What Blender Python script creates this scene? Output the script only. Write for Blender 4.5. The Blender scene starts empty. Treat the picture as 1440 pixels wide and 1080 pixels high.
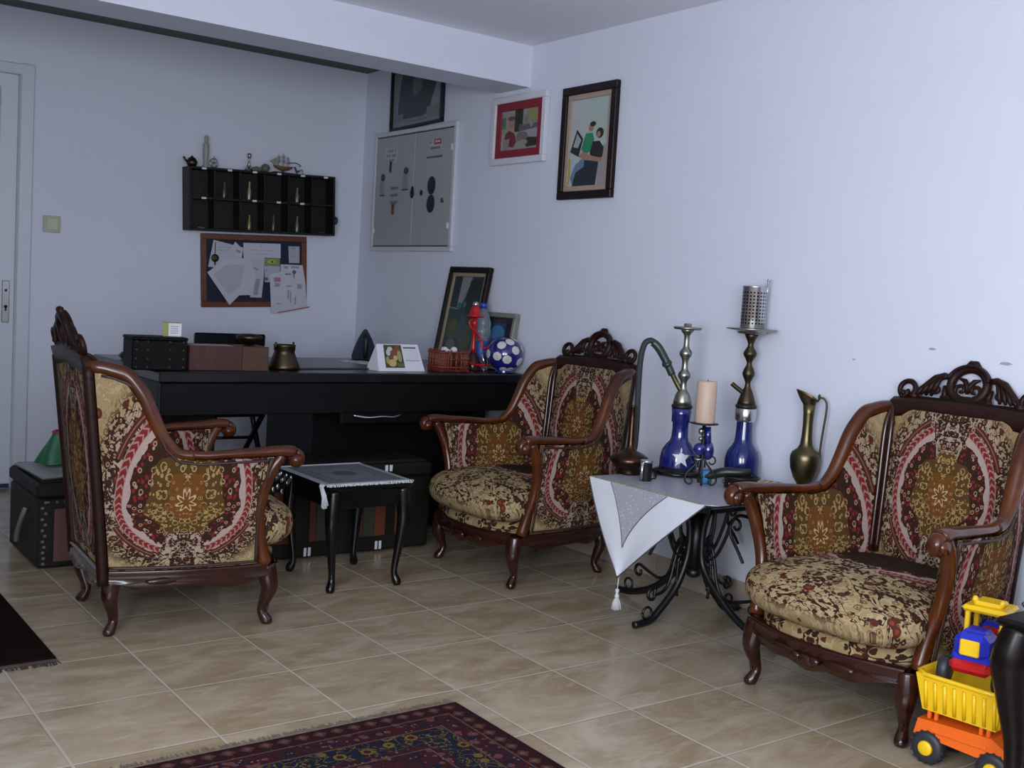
import bpy, math, random
from mathutils import Vector, Matrix
R = math.radians
PI = math.pi
random.seed(7)
SC = bpy.context.scene
COL = SC.collection

# ------------------------------------------------------------------ node helpers
class X:
    """wraps a socket so that maths can be written as expressions"""
    def __init__(s, nt, sock): s.nt = nt; s.s = sock
    def _m(s, op, *o, clamp=False):
        n = s.nt.nodes.new('ShaderNodeMath'); n.operation = op; n.use_clamp = clamp
        for i, v in enumerate((s,) + o):
            if isinstance(v, X): s.nt.links.new(v.s, n.inputs[i])
            else: n.inputs[i].default_value = v
        return X(s.nt, n.outputs[0])
    def __add__(s, o): return s._m('ADD', o)
    __radd__ = __add__
    def __mul__(s, o): return s._m('MULTIPLY', o)
    __rmul__ = __mul__
    def __sub__(s, o): return s._m('SUBTRACT', o)
    def __rsub__(s, o): return (s * -1) + o
    def __truediv__(s, o): return s._m('DIVIDE', o)
    def lt(s, o): return s._m('LESS_THAN', o)
    def gt(s, o): return s._m('GREATER_THAN', o)
    def abs(s): return s._m('ABSOLUTE')
    def fract(s): return s._m('FRACT')
    def sqrt(s): return s._m('SQRT')
    def sin(s): return s._m('SINE')
    def mn(s, o): return s._m('MINIMUM', o)
    def mx(s, o): return s._m('MAXIMUM', o)
    def atan2(s, o): return s._m('ARCTAN2', o)
    def clamp(s): return s._m('ADD', 0.0, clamp=True)
    def band(s, a, b): return s.gt(a) * s.lt(b)
    def step(s, a, b):
        n = s.nt.nodes.new('ShaderNodeMapRange'); n.interpolation_type = 'SMOOTHSTEP'
        s.nt.links.new(s.s, n.inputs[0]); n.inputs[1].default_value = a; n.inputs[2].default_value = b
        return X(s.nt, n.outputs[0])

class M_:
    def __init__(s, name):
        s.m = bpy.data.materials.new(name); s.m.use_nodes = True
        s.nt = s.m.node_tree; s.b = s.nt.nodes['Principled BSDF']
    def node(s, t, **k):
        n = s.nt.nodes.new(t)
        for a, v in k.items(): setattr(n, a, v)
        return n
    def coord(s, which='Object', sc=(1, 1, 1)):
        t = s.node('ShaderNodeTexCoord'); mp = s.node('ShaderNodeMapping')
        s.nt.links.new(t.outputs[which], mp.inputs[0]); mp.inputs['Scale'].default_value = sc
        return mp.outputs[0]
    def geo(s): return s.node('ShaderNodeNewGeometry').outputs['Position']
    def xyz(s, v):
        n = s.node('ShaderNodeSeparateXYZ'); s.nt.links.new(v, n.inputs[0])
        return [X(s.nt, n.outputs[i]) for i in range(3)]
    def comb(s, x, y, z=0.0):
        n = s.node('ShaderNodeCombineXYZ')
        for i, v in enumerate((x, y, z)):
            if isinstance(v, X): s.nt.links.new(v.s, n.inputs[i])
            else: n.inputs[i].default_value = v
        return n.outputs[0]
    def noise(s, v, sc=5, det=3, rough=.5, dist=0.0):
        n = s.node('ShaderNodeTexNoise'); s.nt.links.new(v, n.inputs['Vector'])
        n.inputs['Scale'].default_value = sc; n.inputs['Detail'].default_value = det
        n.inputs['Roughness'].default_value = rough; n.inputs['Distortion'].default_value = dist
        return X(s.nt, n.outputs[0])
    def voro(s, v, sc=5, feat='F1', rnd=1.0, out='Distance'):
        n = s.node('ShaderNodeTexVoronoi', feature=feat); s.nt.links.new(v, n.inputs['Vector'])
        n.inputs['Scale'].default_value = sc; n.inputs['Randomness'].default_value = rnd
        if out == 'both': return X(s.nt, n.outputs['Distance']), n.outputs['Color']
        return X(s.nt, n.outputs[out])
    def mix(s, f, a, b):
        n = s.node('ShaderNodeMix', data_type='RGBA')
        if isinstance(f, X): s.nt.links.new(f.s, n.inputs[0])
        else: n.inputs[0].default_value = f
        for i, v in ((6, a), (7, b)):
            if isinstance(v, tuple): n.inputs[i].default_value = (*v[:3], 1)
            else: s.nt.links.new(v, n.inputs[i])
        return n.outputs[2]
    def base(s, c):
        if isinstance(c, tuple): s.b.inputs['Base Color'].default_value = (*c[:3], 1)
        else: s.nt.links.new(c, s.b.inputs['Base Color'])
    def rough(s, v):
        if isinstance(v, X): s.nt.links.new(v.s, s.b.inputs['Roughness'])
        else: s.b.inputs['Roughness'].default_value = v
    def bump(s, h, st=.3, d=.01):
        n = s.node('ShaderNodeBump'); n.inputs['Strength'].default_value = st; n.inputs['Distance'].default_value = d
        s.nt.links.new(h.s, n.inputs['Height']); s.nt.links.new(n.outputs[0], s.b.inputs['Normal'])
    def set(s, **k):
        for a, v in k.items():
            s.b.inputs[a.replace('_', ' ')].default_value = v
        return s

def plain(name, c, rough=.5, metal=0.0, var=.12, scale=12, bump=0.0, **k):
    """a procedural material: base colour with a little mottling"""
    m = M_(name); v = m.coord('Object')
    n = m.noise(v, scale, 3)
    m.base(m.mix(n, tuple(x * (1 - var) for x in c), tuple(min(1, x * (1 + var)) for x in c)))
    m.rough(rough); m.set(Metallic=metal, **k)
    if bump: m.bump(m.noise(v, scale * 6, 3), bump, .002)
    return m.m

def wall_mat(name, c, scuff=.06):
    m = M_(name); v = m.geo()
    n = m.noise(v, 1.3, 4, .6); n2 = m.noise(v, 9, 4)
    f = (n * .7 + n2 * .3)
    m.base(m.mix(f, tuple(x * (1 - scuff) for x in c), tuple(x * (1 + scuff) for x in c)))
    m.rough(.75); m.bump(m.noise(v, 60, 3) + m.noise(v, 6, 2) * .6, .12, .004)
    return m.m

TILE = .333
def tile_mat():
    m = M_('floor_tiles'); v = m.geo(); x, y, z = m.xyz(v)
    fx = (x / TILE + 100.0).fract(); fy = (y / TILE + 100.0).fract()
    ex = (fx - .5).abs(); ey = (fy - .5).abs(); e = ex.mx(ey)
    grout = e.step(.4885, .4935)
    ix = (x / TILE + 100.0)._m('FLOOR'); iy = (y / TILE + 100.0)._m('FLOOR')
    off = m.comb(ix * 3.7 + x * 1.0, iy * 5.3 + y * 2.2, ix * 1.3)
    a = m.noise(off, 2.6, 6, .62, 1.2); b = m.noise(off, 9.0, 5, .6, .8); c_ = m.noise(off, 30, 3)
    col = m.mix(a.step(.32, .68), (.29, .215, .130), (.43, .355, .255))
    col = m.mix((b.step(.5, .75)) * .55, col, (.49, .43, .335))
    col = m.mix((c_.step(.55, .8)) * .3, col, (.26, .17, .10))
    m.base(m.mix(grout, col, (.42, .37, .30)))
    m.rough(grout * .5 + .16 + b * .08)
    m.bump((1 - e.step(.485, .496)) + b * .03, .35, .003)
    return m.m

def wood_mat(name, c1, c2, rough=.25, scale=6, coat=.6, ax=(1, 1, 6), spec=.4):
    m = M_(name); v = m.coord('Object', ax)
    n = m.noise(v, scale, 5, .6, 1.5)
    m.base(m.mix(n.step(.3, .7), c1, c2)); m.rough(rough)
    m.set(Coat_Weight=coat, Coat_Roughness=.12); m.b.inputs['Specular IOR Level'].default_value = spec
    m.bump(m.noise(v, scale * 5, 3), .08, .002)
    return m.m

def fabric_mat(name, centre=(.15, .050, .010), dark=(.026, .006, .006), far=1.62, busy=1.0, zoom=1.0, hr=.30):
    """cut-velvet upholstery: oval medallion with wreath, vines and blossoms on cream"""
    m = M_(name)
    t = m.node('ShaderNodeUVMap'); t.uv_map = 'UVMap'
    u, v, _ = m.xyz(t.outputs[0])
    au = u.abs()
    r = (u * u + v * v).sqrt(); th = v.atan2(au)
    vec = m.comb(au, v); vo = m.comb(au * zoom, v * zoom)
    wob = m.noise(vec, 6, 2) - .5
    d1 = m.voro(vo, 8.5); d2 = m.voro(vo, 15.0); d4 = m.voro(vo, 3.3)
    n1 = (m.noise(vo, 3.4, 2, .5, 1.6) - .5).abs(); n2 = (m.noise(vo, 6.5, 2, .5, 1.2) - .5).abs()
    cream = (.33, .235, .115); pink = (.33, .20, .17); crim = (.19, .010, .018); tan = (.27, .13, .035)
    dens = 1 - r.step(far - .30, far)
    side = (th.abs()).lt(1.20)
    # light ground with tone-in-tone lighter scrolls, paler next to the wreath
    pale = m.mix(1 - r.step(1.05, 1.42), cream, (.40, .30, .24))
    col = m.mix(n2.lt(.03 if busy else .05), pale, (.42, .32, .18))
    vine = n1.lt(.022); leaf = n1.lt(.10) * d2.lt(.38); vine2 = n2.lt(.022)
    fl = (vine + leaf + vine2 * busy + d1.band(.24, .36) * (.6 + .4 * busy)).clamp()
    col = m.mix(fl * dens, col, dark)
    col = m.mix(d1.lt(.15) * dens, col, (.16, .03, .02))
    blossom = (d4 + wob * .12).lt(.20)
    col = m.mix(blossom, col, (.085, .014, .012))
    col = m.mix((d4 + wob * .12).lt(.10), col, (.22, .035, .020))
    # crescents and leaves crowding round the wreath
    cres = (d1.band(.22, .46) * ((th * 3 + r * 5 + n1 * 6).fract().gt(.35)) + d2.lt(.22)).clamp()
    col = m.mix(r.band(1.05, 1.40) * cres, col, dark)
    # dark double ribbon outside the wreath on the shoulders
    shoulder = (th.abs()).band(.42, 1.15)
    col = m.mix(r.band(1.075, 1.16) * shoulder, col, (.085, .010, .010))
    col = m.mix(r.band(1.11, 1.125) * shoulder, col, (.22, .12, .08))
    # the wreath opens at top and bottom, with leaves there
    col = m.mix(r.band(.66, 1.06) * (1 - side) * cres, col, dark)
    col = m.mix(r.band(.70, 1.06) * (1 - side) * d1.lt(.20), col, (.22, .03, .02))
    # wreath: chevrons on pink
    chev = ((th * 10.0 + (r - .98).abs() * 11).fract()).band(.14, .84)
    col = m.mix(r.band(.93, 1.05) * side, col, pink)
    col = m.mix(r.band(.945, 1.035) * chev * side, col, crim)
    # pale jagged band and maroon leaves within
    jag = r + (th * 13).sin() * .016 + wob * .16
    col = m.mix(jag.gt(.855) * r.lt(.935) * side, col, (.42, .31, .28))
    inner = jag.lt(.855)
    col = m.mix(inner * (side + cres).clamp(), col, dark)
    col = m.mix(inner * d2.lt(.36) * side, col, (.20, .012, .022))
    col = m.mix(inner * d1.band(.17, .27), col, (.38, .25, .15))
    # golden heart with small flower rings
    jag2 = r + (th * 7).sin() * .03 + wob * .12
    g = jag2.lt(.60)
    col = m.mix(g, col, tuple(x * .30 for x in tan))
    ringf = (d2.band(.15, .32) + d1.band(.33, .43)).clamp()
    col = m.mix(g * ringf, col, (.38, .25, .095))
    col = m.mix(g * d2.lt(.09), col, dark)
    h = (r + wob * .35 + (th * 5).sin() * .03).lt(hr)
    col = m.mix(h, col, centre)
    petal = d2.band(.22, .29) * h
    rose = r + (th * 8 + .6).sin() * .04
    col = m.mix(petal * busy, col, (.42, .29, .12))
    col = m.mix(rose.band(.09, .125) * busy, col, (.55, .40, .22))
    obj = m.coord('Object')
    weave = m.noise(obj, 260, 2)
    col = m.mix(weave * .40, col, tuple(x * .2 for x in cream))
    m.base(col); m.rough(.85); m.b.inputs['Specular IOR Level'].default_value = .08
    m.bump(weave + d2 * .4, .35, .003)
    return m.m

def rug_mat():
    m = M_('oriental_rug'); v = m.coord('Object'); x, y, z = m.xyz(v)
    # object origin is the rug centre; half sizes HX, HY
    ex = HX - x.abs(); ey = HY - y.abs(); e = ex.mn(ey)
    vec = m.comb(x, y)
    a1 = m.voro(vec, 30); a2 = m.voro(vec, 52); a3 = m.voro(vec, 19); nn = (m.noise(vec, 22, 2, .5, 1.5) - .5).abs(); n2 = (m.noise(vec, 40, 2) - .5).abs()
    maroon = (.040, .008, .010); navy = (.010, .011, .022); rose = (.10, .040, .038); beige = (.16, .11, .07); gold = (.12, .082, .018)
    base = m.mix(nn.lt(.035), maroon, navy)
    base = m.mix(a1.lt(.30), base, rose); base = m.mix(a2.lt(.16), base, beige); base = m.mix(a3.lt(.16), base, navy)
    gb = m.mix(nn.lt(.018), navy, gold); gb = m.mix(a3.lt(.30), gb, gold); gb = m.mix(a3.lt(.17), gb, maroon); gb = m.mix(a2.lt(.14), gb, (.03, .06, .06))
    field = m.mix(nn.lt(.04), navy, maroon); field = m.mix(a1.lt(.28), field, (.09, .022, .022)); field = m.mix(a3.lt(.15), field, (.16, .07, .055)); field = m.mix(a2.lt(.13), field, (.045, .07, .07))
    col = m.mix(e.lt(.30), field, base)
    col = m.mix(e.band(.125, .195), col, gb)
    zig = ((x * 22).fract() - .5).abs() + ((y * 22).fract() - .5).abs()
    rim = m.mix(zig.lt(.42), (.022, .007, .009), (.075, .024, .024)); rim = m.mix(zig.lt(.20), rim, (.10, .065, .05))
    col = m.mix(e.lt(.058), col, rim); col = m.mix(e.lt(.014), col, (.020, .006, .008))
    for q in (.060, .119, .217, .30): col = m.mix(e.band(q, q + .004), col, (.10, .055, .04))
    m.base(col); m.rough(.95); m.b.inputs['Specular IOR Level'].default_value = .1
    m.bump(m.noise(vec, 320, 2), .5, .004)
    return m.m

def glass_mat(name, c, rough=.03, trans=1.0, ior=1.45):
    m = M_(name); n = m.noise(m.coord('Object'), 8, 2)
    m.base(m.mix(n, tuple(x * .92 for x in c), c)); m.rough(rough)
    m.set(Transmission_Weight=trans, IOR=ior); return m.m

_flat = {}
def flat(c, rough=.55):
    k = (tuple(round(x, 3) for x in c), rough)
    if k not in _flat: _flat[k] = plain('print_ink', c, rough, var=.06, scale=30)
    return _flat[k]

# ------------------------------------------------------------------ mesh helpers
class MB:
    def __init__(s): s.v = []; s.f = []; s.uv = []; s.mi = []; s.sm = []
    def add(s, vs, fs, uvs=None, mi=0, smooth=False, mat=None):
        o = len(s.v)
        for p in vs:
            p = Vector(p)
            s.v.append(mat @ p if mat else p)
        for i, f in enumerate(fs):
            s.f.append([o + k for k in f]); s.mi.append(mi); s.sm.append(smooth)
            s.uv.append([uvs[k] for k in f] if uvs else [(0, 0)] * len(f))
        return s
    def box(s, c, d, mi=0, rot=None, bev=0.0, mat=None):
        hx, hy, hz = d[0] / 2, d[1] / 2, d[2] / 2
        T = Matrix.Translation(c) @ (rot.to_4x4() if rot else Matrix())
        if mat: T = mat @ T
        if bev <= 0:
            vs = [(sx * hx, sy * hy, sz * hz) for sx in (-1, 1) for sy in (-1, 1) for sz in (-1, 1)]
            fs = [(0, 1, 3, 2), (4, 6, 7, 5), (0, 4, 5, 1), (2, 3, 7, 6), (0, 2, 6, 4), (1, 5, 7, 3)]
            return s.add(vs, fs, mi=mi, mat=T)
        b = min(bev, hx * .9, hy * .9, hz * .9)
        vs = []; idx = {}
        for sx in (-1, 1):
            for sy in (-1, 1):
                for sz in (-1, 1):
                    for a in range(3):
                        p = [sx * hx, sy * hy, sz * hz]
                        for k in range(3):
                            if k != a: p[k] -= (sx, sy, sz)[k] * b
                        idx[(sx, sy, sz, a)] = len(vs); vs.append(p)
        fs = []
        for a in range(3):
            o1, o2 = [k for k in range(3) if k != a]
            for sg in (-1, 1):
                q = []
                for (p1, p2) in ((-1, -1), (1, -1), (1, 1), (-1, 1)):
                    t = [0, 0, 0]; t[a] = sg; t[o1] = p1; t[o2] = p2; q.append(idx[(*t, a)])
                fs.append(q)
        for a in range(3):
            o1, o2 = [k for k in range(3) if k != a]
            for p1 in (-1, 1):
                for p2 in (-1, 1):
                    t0 = [0, 0, 0]; t0[a] = -1; t0[o1] = p1; t0[o2] = p2
                    t1 = list(t0); t1[a] = 1
                    fs.append([idx[(*t0, o1)], idx[(*t1, o1)], idx[(*t1, o2)], idx[(*t0, o2)]])
        for sx in (-1, 1):
            for sy in (-1, 1):
                for sz in (-1, 1): fs.append([idx[(sx, sy, sz, a)] for a in range(3)])
        return s.add(vs, fs, mi=mi, mat=T)
    def tube(s, pts, r, n=10, closed=False, mi=0, cap=True, flat=1.0, up=None, mat=None):
        """swept round (or flattened) bar; r number or list"""
        P = [Vector(p) for p in pts]; m = len(P)
        rs = r if isinstance(r, (list, tuple)) else [r] * m
        vs = []; prev = None
        for i, p in enumerate(P):
            if closed: t = P[(i + 1) % m] - P[(i - 1) % m]
            else: t = P[min(i + 1, m - 1)] - P[max(i - 1, 0)]
            if t.length < 1e-9: t = Vector((0, 0, 1))
            t.normalize()
            if up is not None: a = Vector(up) - t * t.dot(Vector(up))
            elif prev is None:
                a = Vector((0, 0, 1)) if abs(t.z) < .9 else Vector((1, 0, 0)); a = a - t * a.dot(t)
            else: a = prev - t * prev.dot(t)
            if a.length < 1e-6: a = t.orthogonal()
            a.normalize(); prev = a; b = t.cross(a)
            for k in range(n):
                th = 2 * PI * k / n
                vs.append(p + a * (math.cos(th) * rs[i] * flat) + b * (math.sin(th) * rs[i]))
        fs = []
        for i in range(m if closed else m - 1):
            j = (i + 1) % m
            for k in range(n):
                l = (k + 1) % n; fs.append((i * n + k, i * n + l, j * n + l, j * n + k))
        if cap and not closed: fs.append(tuple(range(n))[::-1]); fs.append(tuple((m - 1) * n + k for k in range(n)))
        return s.add(vs, fs, mi=mi, smooth=True, mat=mat)
    def lathe(s, prof, n=28, c=(0, 0, 0), mi=0, mat=None, sx=1, sy=1):
        vs = []
        for (r, z) in prof:
            for k in range(n):
                a = 2 * PI * k / n; vs.append((c[0] + r * math.cos(a) * sx, c[1] + r * math.sin(a) * sy, c[2] + z))
        fs = []
        for i in range(len(prof) - 1):
            for k in range(n):
                l = (k + 1) % n; fs.append((i * n + k, i * n + l, (i + 1) * n + l, (i + 1) * n + k))
        if prof[0][0] > 1e-6: fs.append(tuple(range(n))[::-1])
        if prof[-1][0] > 1e-6: fs.append(tuple((len(prof) - 1) * n + k for k in range(n)))
        return s.add(vs, fs, mi=mi, smooth=True, mat=mat)
    def prism(s, poly, d, plane='xy', off=0.0, mi=0, mat=None):
        """poly 2-D outline, extruded by d; plane xy/xz/yz"""
        n = len(poly)
        def P(a, b, c): return {'xy': (a, b, c), 'xz': (a, c, b), 'yz': (c, a, b)}[plane]
        vs = [P(a, b, off) for a, b in poly] + [P(a, b, off + d) for a, b in poly]
        fs = [tuple(range(n))[::-1], tuple(range(n, 2 * n))] + [(i, (i + 1) % n, n + (i + 1) % n, n + i) for i in range(n)]
        return s.add(vs, fs, mi=mi, mat=mat)
    def grid(s, fn, nu, nv, uvf=None, mi=0, smooth=True, closed_u=False, mat=None):
        vs = []; uvs = []
        for j in range(nv + 1):
            for i in range(nu + (0 if closed_u else 1)):
                a, b = i / nu, j / nv; p = fn(a, b); vs.append(p); uvs.append(uvf(a, b, p) if uvf else (a, b))
        w = nu if closed_u else nu + 1; fs = []
        for j in range(nv):
            for i in range(nu):
                k = (i + 1) % w; fs.append((j * w + i, j * w + k, (j + 1) * w + k, (j + 1) * w + i))
        return s.add(vs, fs, uvs=uvs, mi=mi, smooth=smooth, mat=mat)
    def ball(s, c, r, n=18, mi=0, mat=None):
        rx, ry, rz = r if isinstance(r, (tuple, list)) else (r, r, r); m = n // 2; vs = []
        for j in range(m + 1):
            ph = PI * j / m - PI / 2
            for k in range(n):
                a = 2 * PI * k / n
                vs.append((c[0] + rx * math.cos(ph) * math.cos(a), c[1] + ry * math.cos(ph) * math.sin(a), c[2] + rz * math.sin(ph)))
        fs = [(j * n + k, j * n + (k + 1) % n, (j + 1) * n + (k + 1) % n, (j + 1) * n + k) for j in range(m) for k in range(n)]
        return s.add(vs, fs, mi=mi, smooth=True, mat=mat)
    def build(s, name, mats, parent=None, loc=(0, 0, 0), rotz=0.0, rot=None):
        me = bpy.data.meshes.new(name)
        me.from_pydata([tuple(v) for v in s.v], [], s.f)
        if not isinstance(mats, (list, tuple)): mats = [mats]
        for m in mats: me.materials.append(m)
        me.polygons.foreach_set('material_index', s.mi); me.polygons.foreach_set('use_smooth', s.sm)
        uvl = me.uv_layers.new(name='UVMap'); flat_uv = [c for f in s.uv for p in f for c in p]
        uvl.data.foreach_set('uv', flat_uv)
        me.validate(clean_customdata=False); me.update()
        o = bpy.data.objects.new(name, me); COL.objects.link(o)
        o.location = loc; o.rotation_euler = rot if rot else (0, 0, rotz)
        if parent: o.parent = parent
        return o

def spiral(c, r0, r1, a0, a1, n=18):
    """2-D spiral points"""
    return [(c[0] + (r0 + (r1 - r0) * i / n) * math.cos(a0 + (a1 - a0) * i / n),
             c[1] + (r0 + (r1 - r0) * i / n) * math.sin(a0 + (a1 - a0) * i / n)) for i in range(n + 1)]

def smooth_path(pts, k=6):
    P = [Vector(p) for p in pts]; out = []
    for i in range(len(P) - 1):
        p0 = P[max(i - 1, 0)]; p1 = P[i]; p2 = P[i + 1]; p3 = P[min(i + 2, len(P) - 1)]
        for j in range(k):
            t = j / k
            out.append(.5 * ((2 * p1) + (p2 - p0) * t + (2 * p0 - 5 * p1 + 4 * p2 - p3) * t * t + (3 * p1 - p0 - 3 * p2 + p3) * t ** 3))
    out.append(P[-1]); return out
def smooth_vals(v, k=6):
    return [p[0] for p in smooth_path([(a, 0, 0) for a in v], k)]

def tag(o, label, cat, group=None, kind=None):
    o['label'] = label; o['category'] = cat
    if group: o['group'] = group
    if kind: o['kind'] = kind
    return o
def thing(name, label, cat, loc=(0, 0, 0), rotz=0.0, group=None, rot=None):
    o = bpy.data.objects.new(name, None); COL.objects.link(o); o.empty_display_size = .05
    o.location = loc; o.rotation_euler = rot if rot else (0, 0, rotz)
    return tag(o, label, cat, group)
def struct(o): o['kind'] = 'structure'; return o
def copy_tree(o, parent=None):
    c = o.copy(); COL.objects.link(c); c.parent = parent
    for ch in list(o.children): copy_tree(ch, c)
    return c

# ------------------------------------------------------------------ camera
C_F, C_YAW, C_PITCH, C_ROLL = 1547.65466, .638424259, -.0800132383, .0597757773
C_LOC = Vector((-1.64939974, -2.72571385, 1.07099613))
def cam_axes():
    a, b, c = C_YAW, C_PITCH, C_ROLL
    w = Vector((math.sin(a) * math.cos(b), math.cos(a) * math.cos(b), math.sin(b)))
    r = Vector((math.cos(a), -math.sin(a), 0)); u = r.cross(w)
    return r * math.cos(c) + u * math.sin(c), -r * math.sin(c) + u * math.cos(c), w
cr, cu, cw = cam_axes()
cd = bpy.data.cameras.new('camera'); cam = bpy.data.objects.new('camera', cd); COL.objects.link(cam)
cam.matrix_world = Matrix(((cr.x, cu.x, -cw.x, C_LOC.x), (cr.y, cu.y, -cw.y, C_LOC.y), (cr.z, cu.z, -cw.z, C_LOC.z), (0, 0, 0, 1)))
cd.sensor_width = 36; cd.lens = C_F / 1440 * 36; cd.clip_start = .05
SC.camera = cam

# ------------------------------------------------------------------ materials
HX, HY = .70, 1.05
m_wall = wall_mat('wall_paint', (.66, .685, .785))
m_ceil = wall_mat('ceiling_paint', (.80, .79, .86))
m_floor = tile_mat()
m_skirt = plain('skirting_tile', (.36, .31, .26), .25, scale=8, var=.2)
m_doorp = plain('door_gloss_paint', (.60, .63, .70), .35, var=.04, scale=3)
m_wood = wood_mat('mahogany', (.014, .003, .002), (.034, .008, .004), .20, coat=.35)
m_crest = wood_mat('carved_mahogany', (.010, .003, .002), (.024, .006, .004), .45, coat=.0, spec=.22)
m_arm = wood_mat('worn_mahogany', (.042, .009, .0025), (.105, .026, .004), .22, scale=3, coat=.15, ax=(1, 1, 1))
m_fab = fabric_mat('tapestry')
m_seatfab = fabric_mat('tapestry_seat', centre=(.016, .006, .005), far=3.2, busy=0.0, zoom=.62, hr=.76)
m_nail = plain('dark_trim', (.03, .012, .01), .5)
m_black = wood_mat('black_painted_wood', (.0015, .0015, .002), (.004, .004, .0045), .45, coat=.0, spec=.22)
m_blackgl = wood_mat('black_lacquer', (.0015, .0015, .002), (.004, .0035, .004), .22, coat=.0, spec=.4)
m_desktop = wood_mat('desk_top_stain', (.003, .003, .004), (.008, .008, .009), .28, coat=.0, ax=(1, 6, 1), spec=.5)
m_iron = plain('wrought_iron', (.003, .003, .004), .42, .0)
m_brass = plain('aged_brass', (.15, .12, .062), .36, 1.0, var=.3, scale=18)
m_brassd = plain('dark_brass', (.075, .058, .036), .40, 1.0, var=.3, scale=18)
m_silver = plain('tarnished_silver', (.34, .34, .29), .30, 1.0, var=.3, scale=20)
m_chrome = plain('bright_tin', (.62, .62, .62), .22, 1.0, var=.1)
m_copper = plain('old_copper', (.085, .045, .030), .28, 1.0, var=.3)
m_blueglass = glass_mat('cobalt_glass', (.015, .03, .42))
m_bluedark = plain('cobalt_enamel', (.008, .012, .13), .08, Coat_Weight=1.0)
m_bluepaint = plain('painted_cobalt_glass', (.006, .014, .11), .14, var=.5, scale=14, Coat_Weight=.5)
m_clear = glass_mat('clear_glass', (.95, .97, 1.0))
m_white = plain('white_paper', (.66, .66, .72), .7, var=.03)
m_cream = plain('cream_wax', (.52, .38, .29), .5, var=.04, Subsurface_Weight=.15)
m_rubber = plain('black_plastic', (.008, .008, .009), .4)
m_hose = plain('hose_cloth', (.025, .024, .028), .7, scale=60, bump=.4)
m_yellow = plain('yellow_plastic', (.80, .50, .010), .32, var=.03)
m_orange = plain('orange_plastic', (.78, .13, .010), .34, var=.03)
m_red = plain('red_plastic', (.45, .010, .012), .25, var=.03)
m_blue = plain('blue_plastic', (.012, .025, .42), .28, var=.03)
m_tyre = plain('dark_tyre_plastic', (.018, .020, .026), .5)

# ------------------------------------------------------------------ the room
WX, WY = 1.385, 2.905      # wall faces
CZ, RZ = 2.20, 2.268       # ceiling before / behind the beam
X0, Y0 = -2.35, -3.35
def slab(name, lo, hi, mat):
    c = [(a + b) / 2 for a, b in zip(lo, hi)]; d = [b - a for a, b in zip(lo, hi)]
    return struct(MB().box(c, d).build(name, mat))
slab('floor', (X0 - .1, Y0 - .1, -.1), (WX + .1, WY + .1, 0), m_floor)
slab('wall_right', (WX, Y0, 0), (WX + .12, WY + .12, 2.5), m_wall)
BY0, BY1, BZ = 1.36, 1.595, 2.016
slab('ceiling', (X0, Y0, CZ), (WX, BY1 - .01, 2.5), m_ceil)
slab('ceiling_rear', (X0, BY1 - .01, RZ), (WX, WY, 2.5), wall_mat('rear_ceiling_shade', (.10, .10, .095)))  # shade behind the beam is put into this ceiling colour
slab('trim_1', (X0, BY0, BZ), (WX, BY1, CZ), m_wall)['label'] = 'painted ceiling beam across the room'
# back wall with the doorway on the left (opening x -1.24 .. -.435)
DX0, DX1, DZ = -1.24, -.437, 1.965
w = MB(); w.box(((X0 + DX0) / 2, WY + .06, 1.25), (DX0 - X0, .12, 2.5)); w.box(((DX1 + WX) / 2, WY + .06, 1.25), (WX - DX1, .12, 2.5))
w.box(((DX0 + DX1) / 2, WY + .06, (DZ + 2.5) / 2), (DX1 - DX0, .12, 2.5 - DZ)); struct(w.build('wall_back', m_wall))
# front wall (behind the camera) with a window opening added for the fill lamp
WNX0, WNX1, WNZ0, WNZ1 = -2.05, -.85, .65, 1.85
WLY0, WLY1 = -3.05, -1.85
w = MB(); w.box(((X0 + WNX0) / 2, Y0 - .06, 1.25), (WNX0 - X0, .12, 2.5)); w.box(((WNX1 + WX) / 2, Y0 - .06, 1.25), (WX - WNX1, .12, 2.5))
w.box(((WNX0 + WNX1) / 2, Y0 - .06, WNZ0 / 2), (WNX1 - WNX0, .12, WNZ0)); w.box(((WNX0 + WNX1) / 2, Y0 - .06, (WNZ1 + 2.5) / 2), (WNX1 - WNX0, .12, 2.5 - WNZ1))
struct(w.build('wall_front', m_wall))
w = MB()
for x in (WNX0 + .03, (WNX0 + WNX1) / 2, WNX1 - .03): w.box((x, Y0 - .05, (WNZ0 + WNZ1) / 2), (.06, .06, WNZ1 - WNZ0), bev=.005)
for z in (WNZ0 + .03, WNZ1 - .03): w.box(((WNX0 + WNX1) / 2, Y0 - .05, z), (WNX1 - WNX0, .06, .06), bev=.005)
struct(w.build('added_window_1', m_doorp))  # unseen window frame, added around the front fill lamp
w = MB()
w.box((X0 - .06, (Y0 + WLY0) / 2, 1.25), (.12, WLY0 - Y0, 2.5)); w.box((X0 - .06, (WLY1 + WY + .12) / 2, 1.25), (.12, WY + .12 - WLY1, 2.5))
w.box((X0 - .06, (WLY0 + WLY1) / 2, WNZ0 / 2), (.12, WLY1 - WLY0, WNZ0)); w.box((X0 - .06, (WLY0 + WLY1) / 2, (WNZ1 + 2.5) / 2), (.12, WLY1 - WLY0, 2.5 - WNZ1))
struct(w.build('wall_left', m_wall))
w = MB()
for y in (WLY0 + .03, (WLY0 + WLY1) / 2, WLY1 - .03): w.box((X0 - .05, y, (WNZ0 + WNZ1) / 2), (.06, .06, WNZ1 - WNZ0), bev=.005)
for z in (WNZ0 + .03, WNZ1 - .03): w.box((X0 - .05, (WLY0 + WLY1) / 2, z), (.06, WLY1 - WLY0, .06), bev=.005)
struct(w.build('added_window_2', m_doorp))  # unseen side window, made up to hold the second fill lamp
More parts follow.
